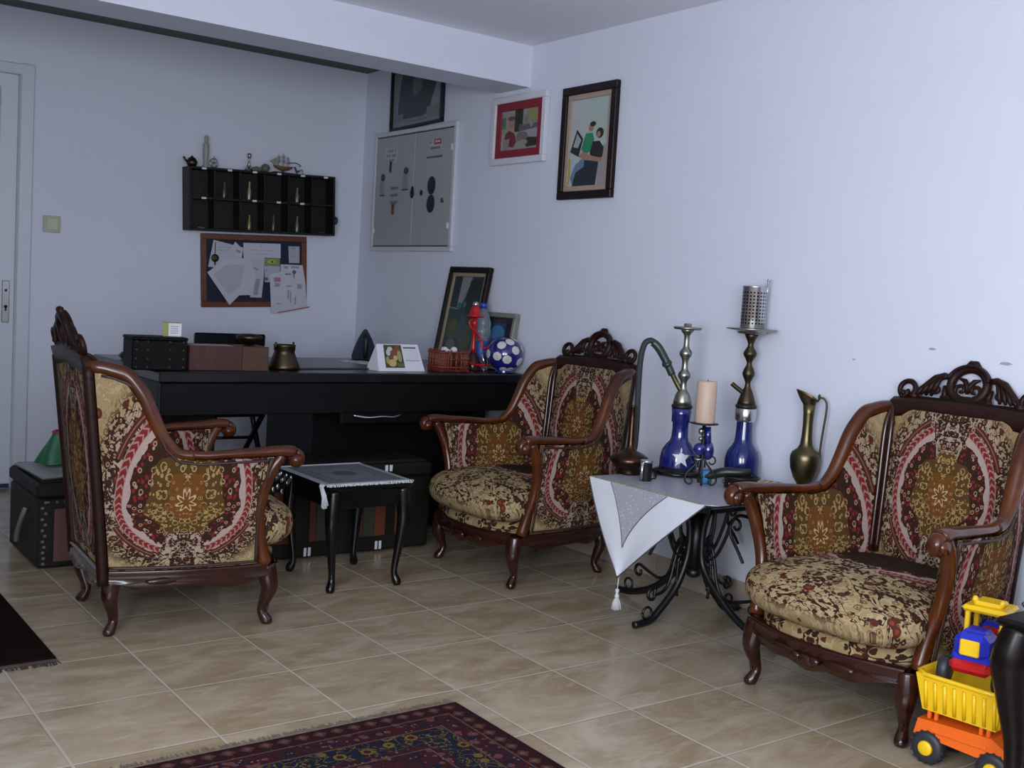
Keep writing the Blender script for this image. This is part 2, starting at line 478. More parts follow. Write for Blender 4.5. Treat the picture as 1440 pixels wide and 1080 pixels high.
# door
d = MB(); d.box(((DX0 + DX1) / 2, WY + .045, DZ / 2 + .006), (DX1 - DX0 - .006, .04, DZ - .012), bev=.003)
door = struct(d.build('door_1', m_doorp))
d = MB()
for (x0, x1, z0, z1) in ((DX0 + .12, DX1 - .085, 1.10, 1.90), (DX0 + .12, DX1 - .085, .15, .72)):
    for a, b in (((x0, z0), (x1, z0)), ((x1, z0), (x1, z1)), ((x1, z1), (x0, z1)), ((x0, z1), (x0, z0))):
        d.tube([(a[0], WY + .025, a[1]), (b[0], WY + .025, b[1])], .006, 6)
d.build('panel_moulding', m_doorp, door)
d = MB(); d.box(((DX0 + DX1) / 2, WY + .022, .012), (DX1 - DX0 - .02, .012, .02)); d.build('door_sweep', flat((.02, .02, .05)), door)
d = MB(); hx = DX1 - .042
d.box((hx, WY + .020, .90), (.034, .008, .20), bev=.003)
hp = d.build('handle_plate', plain('satin_steel', (.42, .43, .42), .3, .8), door)
d = MB(); d.box((hx, WY + .0150, .953), (.012, .004, .012), bev=.001)
d.build('spindle_hole', m_rubber, door)
d = MB(); d.box((hx, WY + .0155, .868), (.008, .003, .026)); d.lathe([(0, 0), (.008, 0), (.008, .003), (0, .003)], 12, mat=Matrix.Translation((hx, WY + .017, .876)) @ Matrix.Rotation(R(90), 4, 'X'))
d.build('keyhole', m_rubber, door)
d = MB()
for x in (DX0 - .03, DX1 + .028): d.box((x, WY - .008, (DZ + .05) / 2), (.06, .024, DZ + .05), bev=.004)
d.box(((DX0 + DX1) / 2, WY - .008, DZ + .022), (DX1 - DX0 + .12, .0238, .05), bev=.004)
for x in (DX0 - .003, DX1 + .003): d.box((x, WY + .03, DZ / 2), (.012, .05, DZ))
struct(d.build('trim_2', m_doorp))['label'] = 'white painted door frame'
# skirting tiles
def skirt(name, lo, hi, horiz):
    s = MB(); L = (hi - lo); n = max(1, int(L / TILE)); 
    for i in range(n + 1):
        a = lo + i * TILE; b = min(hi, a + TILE - .003)
        if b - a < .01: continue
        if horiz: s.box(((a + b) / 2, WY - .006, .046), (b - a, .012, .092), bev=.002)
        else: s.box((WX - .006, (a + b) / 2, .046), (.012, b - a, .092), bev=.002)
    struct(s.build(name, m_skirt))
skirt('baseboard_right', Y0 + .02, WY - .013, False)
skirt('baseboard_back', DX1 + .06, WX - .001, True)
# wall scuffs behind the right armchair
s = MB()
for (y, z, ry, rz) in ((-.78, .985, .012, .004), (-1.02, .96, .018, .005), (-.5, .93, .006, .003)):
    s.prism([(y + ry * math.cos(a / 10 * 2 * PI) * (1 + .3 * math.sin(a * 3)), z + rz * math.sin(a / 10 * 2 * PI)) for a in range(10)], .0006, 'yz', WX - .0008)
struct(s.build('trim_3', flat((.33, .35, .42))))['label'] = 'grey scuffs on the wall above the right armchair'

# ------------------------------------------------------------------ light
def area(name, loc, target, sx, sy, power, col):
    l = bpy.data.lights.new(name, 'AREA'); l.shape = 'RECTANGLE'; l.size = sx; l.size_y = sy; l.energy = power; l.color = col
    o = bpy.data.objects.new(name, l); COL.objects.link(o); o.location = loc
    o.rotation_euler = (Vector(target) - Vector(loc)).to_track_quat('-Z', 'Y').to_euler(); return o
area('added_front_fill', ((WNX0 + WNX1) / 2, Y0 + .01, (WNZ0 + WNZ1) / 2), ((WNX0 + WNX1) / 2, 5, 1.25), WNX1 - WNX0 - .1, WNZ1 - WNZ0 - .1, 52, (.88, .94, 1.0))  # added flash-like fill from just behind the camera
area('added_side_fill', (X0 + .01, (WLY0 + WLY1) / 2, (WNZ0 + WNZ1) / 2), (5, (WLY0 + WLY1) / 2, 1.25), WLY1 - WLY0 - .1, WNZ1 - WNZ0 - .1, 75, (.88, .94, 1.0))  # second added fill, spreads the flash-like light towards the right wall
wd = bpy.data.worlds.new('world'); SC.world = wd; wd.use_nodes = True
wd.node_tree.nodes['Background'].inputs[0].default_value = (.60, .72, 1, 1); wd.node_tree.nodes['Background'].inputs[1].default_value = .5
SC.view_settings.view_transform = 'Standard'; SC.view_settings.look = 'None'; SC.view_settings.exposure = 0.0; SC.view_settings.gamma = 1.0
SC.view_settings.use_curve_mapping = False

# ------------------------------------------------------------------ armchair
def Hs(s):
    """height of the side panel's top along the side, s 0 rear .. 1 front"""
    K = [(0, .80), (.08, .795), (.18, .775), (.25, .72), (.30, .65), (.35, .59), (.42, .553), (.55, .545), (.75, .55), (1, .555)]
    for (a, za), (b, zb) in zip(K, K[1:]):
        if s <= b: 
            t = (s - a) / (b - a); return za + (zb - za) * t
    return K[-1][1]
def xr(z): return -.022 - .062 * max(0, (z - .2) / .6)
def yb(z): return .207 + .018 * max(0, (z - .2) / .6)
def side_pt(s, z, sg, off=0.0):
    k = max(0, min(1, (z - .2) / .35))
    xf = .405 + .012 * math.sin(k * PI)*-1 + .02 * k
    yw = .258 + .058 * k ** 1.3
    x = xr(z) + (xf - xr(z)) * s
    y = yb(z) + (yw - yb(z)) * (s ** .8) + .018 * math.sin(PI * s) + off
    return Vector((x, sg * y, z))
def uv_side(p, sg): 
    dx = (p[0] - .175) / .185; dz = (p[2] - .405)
    return (dx, dz / (.29 if dz > 0 else .150))
def make_chair(label, loc, rz, group):
    T = thing('armchair', label, 'armchair', loc, rz, group)
    # seat rail / apron
    m = MB()
    def rail(p0, p1, bow, nrm, drop=.014):
        p0 = Vector(p0); p1 = Vector(p1); nn = Vector(nrm).normalized(); N = 24; rows = []
        for i in range(N + 1):
            t = i / N; c = p0.lerp(p1, t) + nn * bow * math.sin(PI * t)
            zb = .148 + .012 * math.cos(t * 4 * PI) - drop * math.exp(-((t - .5) / .10) ** 2)
            rows.append((c, zb))
        pr = [(.0, .205), (.012, .203), (.018, .195), (.012, .188), (.016, .176), (.014, .165), (.020, None), (.012, 'b'), (-.014, 'b'), (-.014, .205)]
        vs = []
        for c, zb in rows:
            for o, z in pr:
                zz = zb + .006 if z is None else (zb if z == 'b' else z)
                q = c + nn * o; vs.append((q.x, q.y, zz))
        k = len(pr); fs = [(i * k + j, (i + 1) * k + j, (i + 1) * k + (j + 1) % k, i * k + (j + 1) % k) for i in range(N) for j in range(k)]
        m.add(vs, fs, smooth=True)
    rail((-.02, -.205, 0), (.44, -.262, 0), .018, (-.1, -1, 0)); rail((-.02, .205, 0), (.44, .262, 0), .018, (-.1, 1, 0))
    rail((.455, -.25, 0), (.455, .25, 0), .06, (1, 0, 0), .03); rail((-.035, -.20, 0), (-.035, .20, 0), .0, (-1, 0, 0), 0)
    # carved bosses on the rails
    for (x, y, a) in ((.13, 1, 0), (.29, 1, 0)):
        for sg in (-1, 1):
            m.ball((x, sg * (.232 + .02), .168), (.055, .010, .011), 14)
    for y in (-.09, .09): m.ball((.523, y, .168), (.010, .055, .012), 14)
    m.ball((.535, 0, .158), (.014, .03, .02), 14)
    for sg in (-1, 1):
        m.ball((.538, sg * .03, .165), (.010, .018, .012), 10)
    m.build('seat_rail', m_wood, T)
    # legs
    for (x, y, dx, dy, s) in ((-.004, -.192, -.7, -.7, .9), (-.004, .192, -.7, .7, .9), (.445, -.245, .8, -.5, 1), (.445, .245, .8, .5, 1)):
        pts = smooth_path([(x, y, .19), (x + .008 * dx, y + .008 * dy, .150), (x + .014 * dx, y + .012 * dy, .115), (x, y, .075), (x - .010 * dx, y - .008 * dy, .045), (x + .004 * dx, y, .020), (x + .014 * dx, y + .008 * dy, .008), (x + .016 * dx, y + .009 * dy, .001)], 4)
        rr = smooth_vals([.030 * s, .030 * s, .026 * s, .018, .0135, .0175, .017, .010], 4)
        l = MB(); l.tube(pts, rr, 12)
        l.ball((x + .016 * dx, y + .012 * dy, .014), (.013, .013, .013), 10)
        l.tube(smooth_path([(x + .03 * dx, y + .022 * dy, .15), (x + .032 * dx, y + .025 * dy, .115), (x + .016 * dx, y + .012 * dy, .075), (x + .008 * dx, y + .004 * dy, .04)]), .004, 6)
        l.build('leg', m_wood, T)
    # back: posts, rails
    for sg in (-1, 1):
        m = MB(); m.tube(smooth_path([(xr(z) - .014, sg * (yb(z) + .006), z) for z in (.16, .35, .55, .80)]), .017, 10)
        m.build('back_post', m_crest, T)
        for dd, nm in ((-.016, .028), (.0, .034)):
            m = MB(); m.tube(smooth_path([(xr(.36) + nm, sg * (yb(.36) - .006 + dd), .36), (xr(.55) + nm, sg * (yb(.55) - .006 + dd), .55), (xr(.74) + nm, sg * (yb(.74) - .006 + dd), .74), (xr(.79) + .01, sg * (yb(.8) - .008), .80)]), .0085, 8)
            m.build('post_moulding', m_wood, T)
    # top rail + carved crest
    m = MB()
    def cx(z): return -.094 - (z - .8) * .28
    outl = []
    N = 40
    for i in range(N + 1):
        y = -.232 + .464 * i / N; outl.append((y, .826 + .012 * math.cos(y / .232 * PI / 2)))
    lower = [(.232 - .464 * i / N, .770 + .020 * math.cos((.232 - .464 * i / N) / .232 * PI / 2)) for i in range(N + 1)]
    poly = outl + lower
    def lean(poly, d0, d1, mb, mi=0):
        n = len(poly)
        vs = [(cx(z) + d0, y, z) for y, z in poly] + [(cx(z) + d1, y, z) for y, z in poly]
        h = n // 2
        fs = [(i, (i + 1) % n, n + (i + 1) % n, n + i) for i in range(n)]
        fs += [tuple(range(n))[::-1], tuple(range(n, 2 * n))]
        mb.add(vs, fs, mi=mi)
    # rail built as quads strip
    vs = []; fs = []
    for i in range(N + 1):
        y, zt = outl[i]; zb = lower[N - i][1]
        for (dx, z) in ((-.018, zt), (.006, zt + .006), (.024, zt - .006), (.028, (zt + zb) / 2), (.024, zb), (-.018, zb)): vs.append((cx(z) + dx, y, z))
    for i in range(N):
        for j in range(6): fs.append((i * 6 + j, (i + 1) * 6 + j, (i + 1) * 6 + (j + 1) % 6, i * 6 + (j + 1) % 6))
    fs += [tuple(range(6)), tuple(N * 6 + j for j in range(6))]
    m.add(vs, fs, smooth=True)
    m.build('top_rail', m_crest, T)
    m = MB()
    def yz(p2, r, n=8, fl=1.0, dx=0.0):
        m.tube([(cx(z) + dx, y * 1.10, z) for y, z in p2], r, n, flat=fl)
    ring = [(.052 * math.cos(a), .886 + .050 * math.sin(a)) for a in [2 * PI * i / 28 for i in range(28)]]
    m.tube([(cx(z), y * 1.10, z) for y, z in ring], .0135, 9, closed=True)
    ring2 = [(.060 * math.cos(a), .888 + .056 * math.sin(a)) for a in [PI * (.08 + .84 * i / 20) for i in range(21)]]
    yz(ring2, .006, 6, dx=.012)
    yz([(-.02, .94), (-.008, .950), (.008, .950), (.02, .94)], [.006, .011, .011, .006])
    for sg in (-1, 1):
        yz([(sg * p, q) for p, q in spiral((.020, .872), .020, .004, -PI / 2, 1.6 * PI, 20)], .0062, 7)
        yz([(sg * p, q) for p, q in [(.0, .862), (.004, .885), (.014, .90), (.03, .905)]], [.005, .009, .008, .003])
        # leaf slope from the ring down to the end curl
        yz([(sg * a, b) for a, b in [(.052, .905), (.075, .908), (.10, .898), (.125, .872), (.148, .850), (.165, .838)]], [.007, .011, .012, .011, .009, .008])
        yz([(sg * a, b) for a, b in spiral((.092, .868), .022, .004, PI * .5, -1.3 * PI, 18)], .006, 7)
        for k in range(5):
            a0 = .078 + k * .016
            yz([(sg * a0, .905 - k * .011), (sg * (a0 + .012), .880 - k * .009), (sg * (a0 + .022), .845)], [.004, .0085, .005], 7, dx=.006)
        yz([(sg * (.060), .845), (sg * .066, .865), (sg * .070, .88)], [.012, .008, .004])
        yz([(sg * a, b) for a, b in [(.145, .835), (.155, .842), (.168, .838)]], [.012, .014, .008])
        # end curl
        cur = [(.150, .836)] + spiral((.178, .858), .024, .024, PI * 1.25, -PI * .45, 18)[::1] + spiral((.182, .850), .012, .004, -PI * .3, -PI * 1.2, 8)
        yz([(sg * a, b) for a, b in cur], .0085, 8)
        m.ball((cx(.85), sg * .207, .846), (.012, .009, .009), 10)
    m.box((cx(.845), 0, .842), (.022, .165, .026), bev=.008)
    m.box((cx(.845), 0, .832), (.018, .36, .018), bev=.006)
    m.build('carved_crest', m_crest, T)
    # back upholstery
    m = MB()
    def uvb(a, b, p):
        dz = p[2] - .565; return (p[1] / .155, dz / .205)
    def bin_(a, b):
        y = -.210 + .420 * a; z = .30 + .50 * b; bul = .028 * (math.sin(PI * a) ** .5) * (math.sin(PI * min(1, b * .9 + .08)) ** .5)
        return (xr(z) + .012 + bul, y, z)
    m.grid(bin_, 24, 24, uvb)
    m.build('backrest', m_fab, T)
    m = MB()
    def bout(a, b):
        y = .215 - .43 * a; z = .205 + .59 * b; bul = .012 * math.sin(PI * a) * math.sin(PI * b)
        return (xr(z) - .014 - bul, y, z)
    m.grid(bout, 16, 20, lambda a, b, p: (p[1] / .155, (p[2] - .50) / .26))
    m.build('back_cover', m_fab, T)
    # sides
    for sg in (-1, 1):
        m = MB()
        def so(a, b, off=.020):
            h = Hs(a) - .012; z = .205 + (h - .205) * b; return side_pt(a, z, sg, off)
        f1 = (lambda a, b: so(a, b, .020)) if sg > 0 else (lambda a, b: so(1 - a, b, .020))
        m.grid(f1, 40, 14, lambda a, b, p: uv_side(p, sg))
        f2 = (lambda a, b: so(1 - a, b, -.016)) if sg > 0 else (lambda a, b: so(a, b, -.016))
        m.grid(f2, 40, 14, lambda a, b, p: uv_side(p, sg))
        sp = m.build('side_panel', m_fab, T)
        # nail trim around the outside cover
        t = MB()
        edge = [side_pt(i / 30, .212, sg, .022) for i in range(31)]
        t.tube(edge, .005, 6)
        t.tube([side_pt(.985, .21 + .33 * i / 12, sg, .023) for i in range(13)], .005, 6)
        t.tube([side_pt(i / 30 * .96 + .03, Hs(i / 30 * .96 + .03) - .022, sg, .022) for i in range(31)], .004, 6)
        t.build('gimp_trim', m_nail, sp)
        # wooden wing rail, arm and scroll
        m = MB()
        pts = [Vector((cx(.81), sg * .205, .812))] + [side_pt(s, Hs(s), sg, .004) for s in (.0, .05, .11, .17, .22, .26, .30, .34, .38, .43, .52)]
        rr = [.018, .020, .021, .022, .023, .0235, .0235, .0225, .021, .019, .017, .016]
        m.tube(smooth_path(pts, 4), smooth_vals(rr, 4), 12)
        wl = m.build('wing_rail', m_arm, T)
        m = MB()
        e = side_pt(1, .555, sg, .0)
        ap = [side_pt(s, Hs(s) + .002, sg, .0) for s in (.46, .58, .7, .82, .94)] + [Vector((e.x + .03, e.y + sg * .006, .560)), Vector((e.x + .065, e.y + sg * .010, .556))]
        rr = [.016, .017, .018, .020, .022, .023, .023]
        m.tube(smooth_path(ap, 4), smooth_vals(rr, 4), 12, flat=.75)
        cc = (e.x + .068, .532)
        sp2 = spiral(cc, .024, .006, PI * .5, -PI * 1.4, 22)
        m.tube([(a, e.y + sg * .010, b) for a, b in sp2], [.021 - .010 * i / 22 for i in range(23)], 12, flat=.62, up=(1, 0, .01))
        m.tube([(cc[0], e.y + sg * .010 - .024, cc[1]), (cc[0], e.y + sg * .010 + .024, cc[1])], [.017, .017], 16)
        for q in (-.024, .024): m.ball((cc[0], e.y + sg * .010 + q, cc[1]), (.006, .002, .006), 10)
        m.build('armrest', m_arm, T)
        m = MB()
        pp = [(e.x + .030, e.y + sg * .004, .545), (e.x + .006, e.y, .51), (e.x - .018, e.y - sg * .012, .44), (e.x - .026, e.y - sg * .030, .36), (e.x - .012, e.y - sg * .045, .28), (e.x + .008, e.y - sg * .052, .20)]
        m.tube(smooth_path(pp, 4), smooth_vals([.017, .019, .019, .019, .019, .021], 4), 12)
        m.build('arm_post', m_arm, T)
    # seat deck
    m = MB()
    def plan(a, k=1.0):
        th = 2 * PI * a; c_, s_ = math.cos(th), math.sin(th); e = .42
        x = (abs(c_) ** e) * (1 if c_ > 0 else -1); y = (abs(s_) ** e) * (1 if s_ > 0 else -1)
        hw = .205 + .045 * (x + 1) / 2
        bow = .05 * (1 - min(1, abs(y)) ** 2) if x > 0 else 0
        return (.215 + x * .245 * k + bow * max(0, x) * k, y * hw * k)
    def deck(a, b):
        z = [.19, .205, .228, .240][min(3, int(b * 3 + .01))]; k = [1.0, 1.04, 1.04, .96][min(3, int(b * 3 + .01))]
        x, y = plan(a, k); return (x, y, z)
    def uvd(a, b, p): return (p[1] / .20 * .9, -1.35 - (.25 - p[2]) * 5)
    m.grid(deck, 64, 3, uvd, closed_u=True); m.build('seat_deck', m_seatfab, T)
    # cushion
    m = MB()
    def cush(a, b):
        th = 2 * PI * a; ph = PI * (b - .5); e = .38; ez = .55
        c_, s_ = math.cos(th), math.sin(th)
        X_ = (abs(c_) ** e) * (1 if c_ > 0 else -1); Y_ = (abs(s_) ** e) * (1 if s_ > 0 else -1)
        kk = max(0, math.cos(ph)) ** ez; sz = math.sin(ph); Z_ = (abs(sz) ** .8) * (1 if sz > 0 else -1)
        fr = (X_ * kk + 1) / 2
        hw = .198 + .090 * min(1, fr * 1.15)
        x = .266 + X_ * .256 * kk; y = Y_ * hw * kk
        bow = .060 * (1 - min(1, abs(Y_ * kk)) ** 2) * max(0, X_ * kk)
        z = .302 + Z_ * .078 + (.020 * (1 - (X_ * kk) ** 2) * (1 - (Y_ * kk) ** 2) if Z_ > 0 else 0)
        return (x + bow, y, z)
    def uvc(a, b, p):
        drop = max(0.0, .37 - p[2]); fx = max(0.0, (p[0] - .266) / .30); fy = min(1.0, abs(p[1]) / .26)
        return ((p[1] + math.copysign(drop * fy ** 3, p[1])) / .19, -(p[0] - .20 + drop * 1.1 * fx ** 2) / .155)
    m.grid(cush, 72, 22, uvc, closed_u=True)
    m.build('seat_cushion', m_seatfab, T)
    return T
grp = 'floral upholstered armchairs'
ch1 = make_chair('carved floral armchair turned sideways, left of the black stool', (-.652, .700, 0), R(-4), grp)
def chair_copy(label, loc, rz):
    c = copy_tree(ch1); c.location = loc; c.rotation_euler = (0, 0, rz); c['label'] = label; return c
ch2 = chair_copy('floral armchair in the middle, between the black stool and the clothed table', (1.2, .684, 0), PI)
ch3 = chair_copy('large floral armchair at the right beside the toy truck', (1.235, -.930, 0), PI)
#PART2
# ------------------------------------------------------------------ desk
DZT = .72
D = thing('desk', 'long black wooden desk standing in the back corner', 'desk', (.54, 1.64, 0))
def dl(x, y, z): return (x - .54, y - 1.64, z)
m = MB(); m.box(dl(.53, 1.64, DZT - .02), (1.68, .84, .04), bev=.005); m.build('desk_top', m_desktop, D)
m = MB(); m.box(dl(.53, 1.245, .618), (1.66, .03, .122), bev=.003)
for y in (1.262, 2.04): pass
m.box(dl(.53, 2.03, .64), (1.66, .02, .08), bev=.002); m.box(dl(-.29, 1.64, .64), (.02, .76, .08), bev=.002); m.box(dl(1.35, 1.64, .64), (.02, .76, .08), bev=.002)
m.build('apron', m_black, D)
for i, (x0, x1) in enumerate(((-.28, -.005), (.415, 1.30))):
    m = MB(); m.box(dl((x0 + x1) / 2, 1.67, .30), (x1 - x0, .46, .56), bev=.004); m.build('pedestal', m_black, D)
for x in (-.26, 1.33):
    m = MB(); m.box(dl(x, 2.0, .34), (.05, .05, .68), bev=.003); m.build('leg', m_black, D)
m = MB(); m.box(dl(.66, 1.256, .535), (.42, .022, .05), bev=.003)
dr = m.build('drawer', m_black, D)
m = MB(); m.tube(smooth_path([dl(.50, 1.243, .545), dl(.56, 1.228, .537), dl(.62, 1.224, .540), dl(.68, 1.228, .537), dl(.72, 1.243, .545)]), .005, 8); m.build('drawer_handle', m_chrome, dr)['label'] = 'bright metal drawer handle'

# ------------------------------------------------------------------ folding chair behind the desk
Cc = thing('folding_chair', 'black folding chair standing behind the desk, its back rail above the brown box', 'chair', (.42, 2.42, 0))
m = MB(); m.box((.02, .0, .775), (.36, .022, .06), bev=.006); m.build('backrest', m_blackgl, Cc)
for sx in (-1, 1):
    m = MB(); m.tube([(sx * .145, .01, .80), (sx * .145, .02, .45), (sx * .145, -.24, .008)], .014, 8); m.build('leg', m_blackgl, Cc)
    m = MB(); m.tube([(sx * .118, -.20, .43), (sx * .118, .22, .008)], .013, 8); m.build('leg', m_blackgl, Cc)
m = MB(); m.box((0, -.08, .432), (.235, .30, .022), bev=.008); m.build('seat', m_blackgl, Cc)
m = MB(); m.tube([(-.118, -.064, .30), (.118, -.064, .30)], .008, 8); m.build('stretcher', m_blackgl, Cc)

# ------------------------------------------------------------------ trunks
m_trunk = plain('trunk_hide', (.010, .009, .007), .6, var=.5, scale=7, bump=.3, Specular_IOR_Level=.2)
m_trunkred = plain('trunk_red_panel', (.085, .014, .011), .6, var=.4, scale=9, bump=.2)
m_trunkor = plain('trunk_orange_panel', (.12, .028, .011), .6, var=.4, scale=9, bump=.2)
m_trunkol = plain('trunk_olive_panel', (.030, .032, .016), .6, var=.4, scale=9, bump=.2)
def trunk(label, loc, lx, ly, h, panels, lab):
    T = thing('trunk', label, 'trunk', loc, 0, 'dark trunks')
    m = MB(); m.box((0, 0, (h - .07) / 2 + .004), (lx, ly, h - .078), bev=.008); b = m.build('body', m_trunk, T)
    m = MB(); m.box((0, 0, h - .040), (lx + .012, ly + .012, .055), bev=.012)
    m.box((0, 0, h - .008), (lx - .03, ly - .03, .016), bev=.006); m.build('lid', m_trunk, T)
    for (x0, x1, z0, z1, mt) in panels:
        q = MB(); q.box(((x0 + x1) / 2, -ly / 2 - .002, (z0 + z1) / 2), (x1 - x0, .006, z1 - z0), bev=.001); q.build('panel', mt, b)
    for (x, z, w, hh) in lab:
        q = MB()
        for s in (-1, 1): q.box((x + s * w * .30, -ly / 2 - (.008 if z > h - .08 else .003), z), (w * .38, .004, hh), bev=.001)
        q.build('clasp', m_white, b)['label'] = 'white metal clasp'
    return T
t1 = trunk('long dark trunk with red and olive panels, behind the black stool', (.44, 1.265, 0), .74, .30, .372,
      [(-.18, -.152, .07, .27, m_trunkred), (-.150, -.107, .07, .27, m_trunkol), (-.105, -.060, .07, .27, m_trunkor), (.005, .053, .07, .27, m_trunkred), (.055, .108, .07, .27, m_trunkol), (.110, .157, .07, .27, m_trunkor), (.205, .250, .07, .27, m_trunkor), (-.33, -.26, .07, .27, m_trunkred)],
      [(.160, .345, .034, .026), (.0, .345, .030, .018), (-.185, .030, .030, .034), (.130, .030, .030, .034)])
m = MB()
for k in range(9): m.ball((-.36 + .02 + k * .018, -.156, .285 + .012 * math.sin(k * 2.1)), (.008, .006, .012), 8)
m.build('tin_edging', m_chrome, t1)
for x in (-.355, .355):
    for k in range(2): pass
t2 = trunk('dark trunk with a pink panel, at the far left under the green bag', (-.545, 1.535, 0), .29, .43, .325,
      [(-.09, .12, .03, .22, plain('trunk_pink_panel', (.10, .036, .032), .6, var=.3, bump=.2))], [])
m = MB()
for k in range(12): m.box((-.125 + .006 * math.sin(k * 3), -.219, .025 + k * .020), (.012, .006, .010), bev=.002)
for k in range(9): m.box((-.11 + k * .028, -.219, .245), (.010, .006, .008), bev=.002)
m.build('tin_edging', plain('tin_edge', (.30, .32, .28), .3, .9), t2)
m = MB(); m.tube(smooth_path([(-.150, -.06, .20), (-.162, -.05, .16), (-.164, .0, .10), (-.160, .03, .06)]), .009, 8); m.build('end_handle', plain('grey_strap', (.12, .12, .12), .5), t2)
# papers and bag on the left trunk
m = MB()
def pap(a, b): return (-.14 + .27 * a, -.19 + .36 * b, .004 + .010 * math.sin(a * 5 + b * 3) ** 2 * a)
m.grid(pap, 14, 14); m.grid(lambda a, b: (pap(a, 1 - b)[0], pap(a, 1 - b)[1], pap(a, 1 - b)[2] - .004), 14, 14)
tag(m.build('paper_sheets', plain('grey_paper', (.33, .33, .33), .5, var=.1), None, (-.545, 1.525, .3255), R(3)), 'loose grey paper sheets lying on the left trunk under the green bag', 'papers')
Bg = thing('plastic_bag', 'crumpled green bag with red rim on the left trunk beside the armchair back', 'bag', (-.55, 1.585, .342))
m = MB()
def bag(a, b):
    th = 2 * PI * a; rr = .085 * (1 - .45 * b) * (1 + .10 * math.sin(5 * th + b * 3)); return (rr * math.cos(th) * 1.05 + .02 * b, rr * .7 * math.sin(th), .001 + .115 * b)
m.grid(bag, 30, 10, closed_u=True); m.add([bag(i / 30, 0) for i in range(30)], [tuple(range(30))[::-1]]); m.add([bag(i / 30, 1) for i in range(30)], [tuple(range(30))])
m.build('body', plain('green_bag', (.004, .10, .035), .4, var=.4, scale=20, bump=.3), Bg)
m = MB(); m.tube([(bag(i / 30, 1)[0], bag(i / 30, 1)[1], .117) for i in range(30)], .005, 6, closed=True); m.tube(smooth_path([(.04, -.02, .115), (.08, -.035, .09), (.10, -.03, .05)]), .005, 6)
m.build('rim', plain('red_rim', (.35, .02, .03), .4), Bg)
m = MB(); m.box((.085, -.052, .055), (.035, .008, .030), bev=.002); m.build('yellow_label', plain('yellow_label', (.45, .40, .02), .5), Bg)

# ------------------------------------------------------------------ black stool
S = thing('footstool', 'small black stool with curved legs carrying a fringed mat, in front of the long trunk', 'stool', (.255, .815, 0))
sx, sy, sh = .315, .37, .385
m = MB(); m.box((0, 0, sh - .012), (sx + .02, sy + .02, .024), bev=.008); m.build('top', m_blackgl, S)
m = MB()
for s in (-1, 1):
    m.box((0, s * (sy / 2 - .018), sh - .055), (sx - .05, .018, .066), bev=.003); m.box((s * (sx / 2 - .018), 0, sh - .055), (.018, sy - .05, .066), bev=.003)
m.build('apron', m_blackgl, S)
for ax in (-1, 1):
    for ay in (-1, 1):
        x, y = ax * (sx / 2 - .020), ay * (sy / 2 - .020)
        m = MB(); m.tube(smooth_path([(x, y, sh - .024), (x + ax * .004, y + ay * .004, .30), (x + ax * .006, y + ay * .006, .24), (x - ax * .004, y - ay * .004, .13), (x - ax * .012, y - ay * .010, .05), (x - ax * .004, y - ay * .002, .014), (x - ax * .002, y, .001)], 4), smooth_vals([.024, .025, .023, .015, .012, .016, .012], 4), 12)
        m.build('leg', m_blackgl, S)
mt = M_('embroidered_mat'); v = mt.coord('Object'); x, y, z = mt.xyz(v)
e = (.165 - x.abs()).mn(.185 - y.abs()); n = mt.voro(v, 60)
c = mt.mix(n.lt(.3), (.13, .14, .16), (.075, .08, .095))
for q in (.02, .034, .060): c = mt.mix(e.band(q, q + .005), c, (.03, .03, .04))
c = mt.mix(((x * x) * 1.0 + y * y).lt(.0022), c, (.05, .055, .05)); c = mt.mix(e.lt(.016), c, (.26, .28, .29)); mt.base(c); mt.rough(.8)
F = thing('fringed_mat', 'grey embroidered mat with white fringe lying on the black stool', 'mat', (.245, .820, sh + .0005))
m = MB()
def matf(a, b): 
    x = -.178 + .345 * a; z = .003 + (-.055 * ((-.160 - x) / .018) if x < -.160 else 0)
    return (max(x, -.186), -.192 + .384 * b, z)
m.box((0, 0, .002), (.345, .384, .004), bev=.001)
m.build('cloth', mt.m, F)
m = MB()
random.seed(3)
for i in range(120):   # front and rear fringe
    xx = -.17 + .34 * i / 119
    for s in (-1, 1):
        L = .018 + random.random() * .008
        m.tube([(xx, s * .190, .004), (xx + random.uniform(-.004, .004), s * (.198 + .003), .004), (xx + random.uniform(-.006, .006), s * .2045, .004 - L * .35)], .0016, 5)
for i in range(26):
    yy = -.197 + .0016 * i * .6
    m.tube([(-.165 - i * .0004, -.185 + i * .001, .004), (-.185 - i * .0002, -.200 + i * .0006, -.002), (-.186 + random.uniform(-.006, .010), -.2065, -.030), (-.182 + random.uniform(-.012, .016), -.209, -.055 - random.random() * .022)], .0022, 5)
fr = m.build('fringe', plain('white_fringe', (.50, .52, .54), .8), F); fr['kind'] = 'stuff'
m = MB()
for i in range(3):
    for k in range(7): m.ball((-.186 + random.uniform(-.004, .004), .14 - i * .045 + k * .005, -.012 - k * .004), (.005, .006, .008), 8)
m.build('foil_tassel', m_chrome, F)

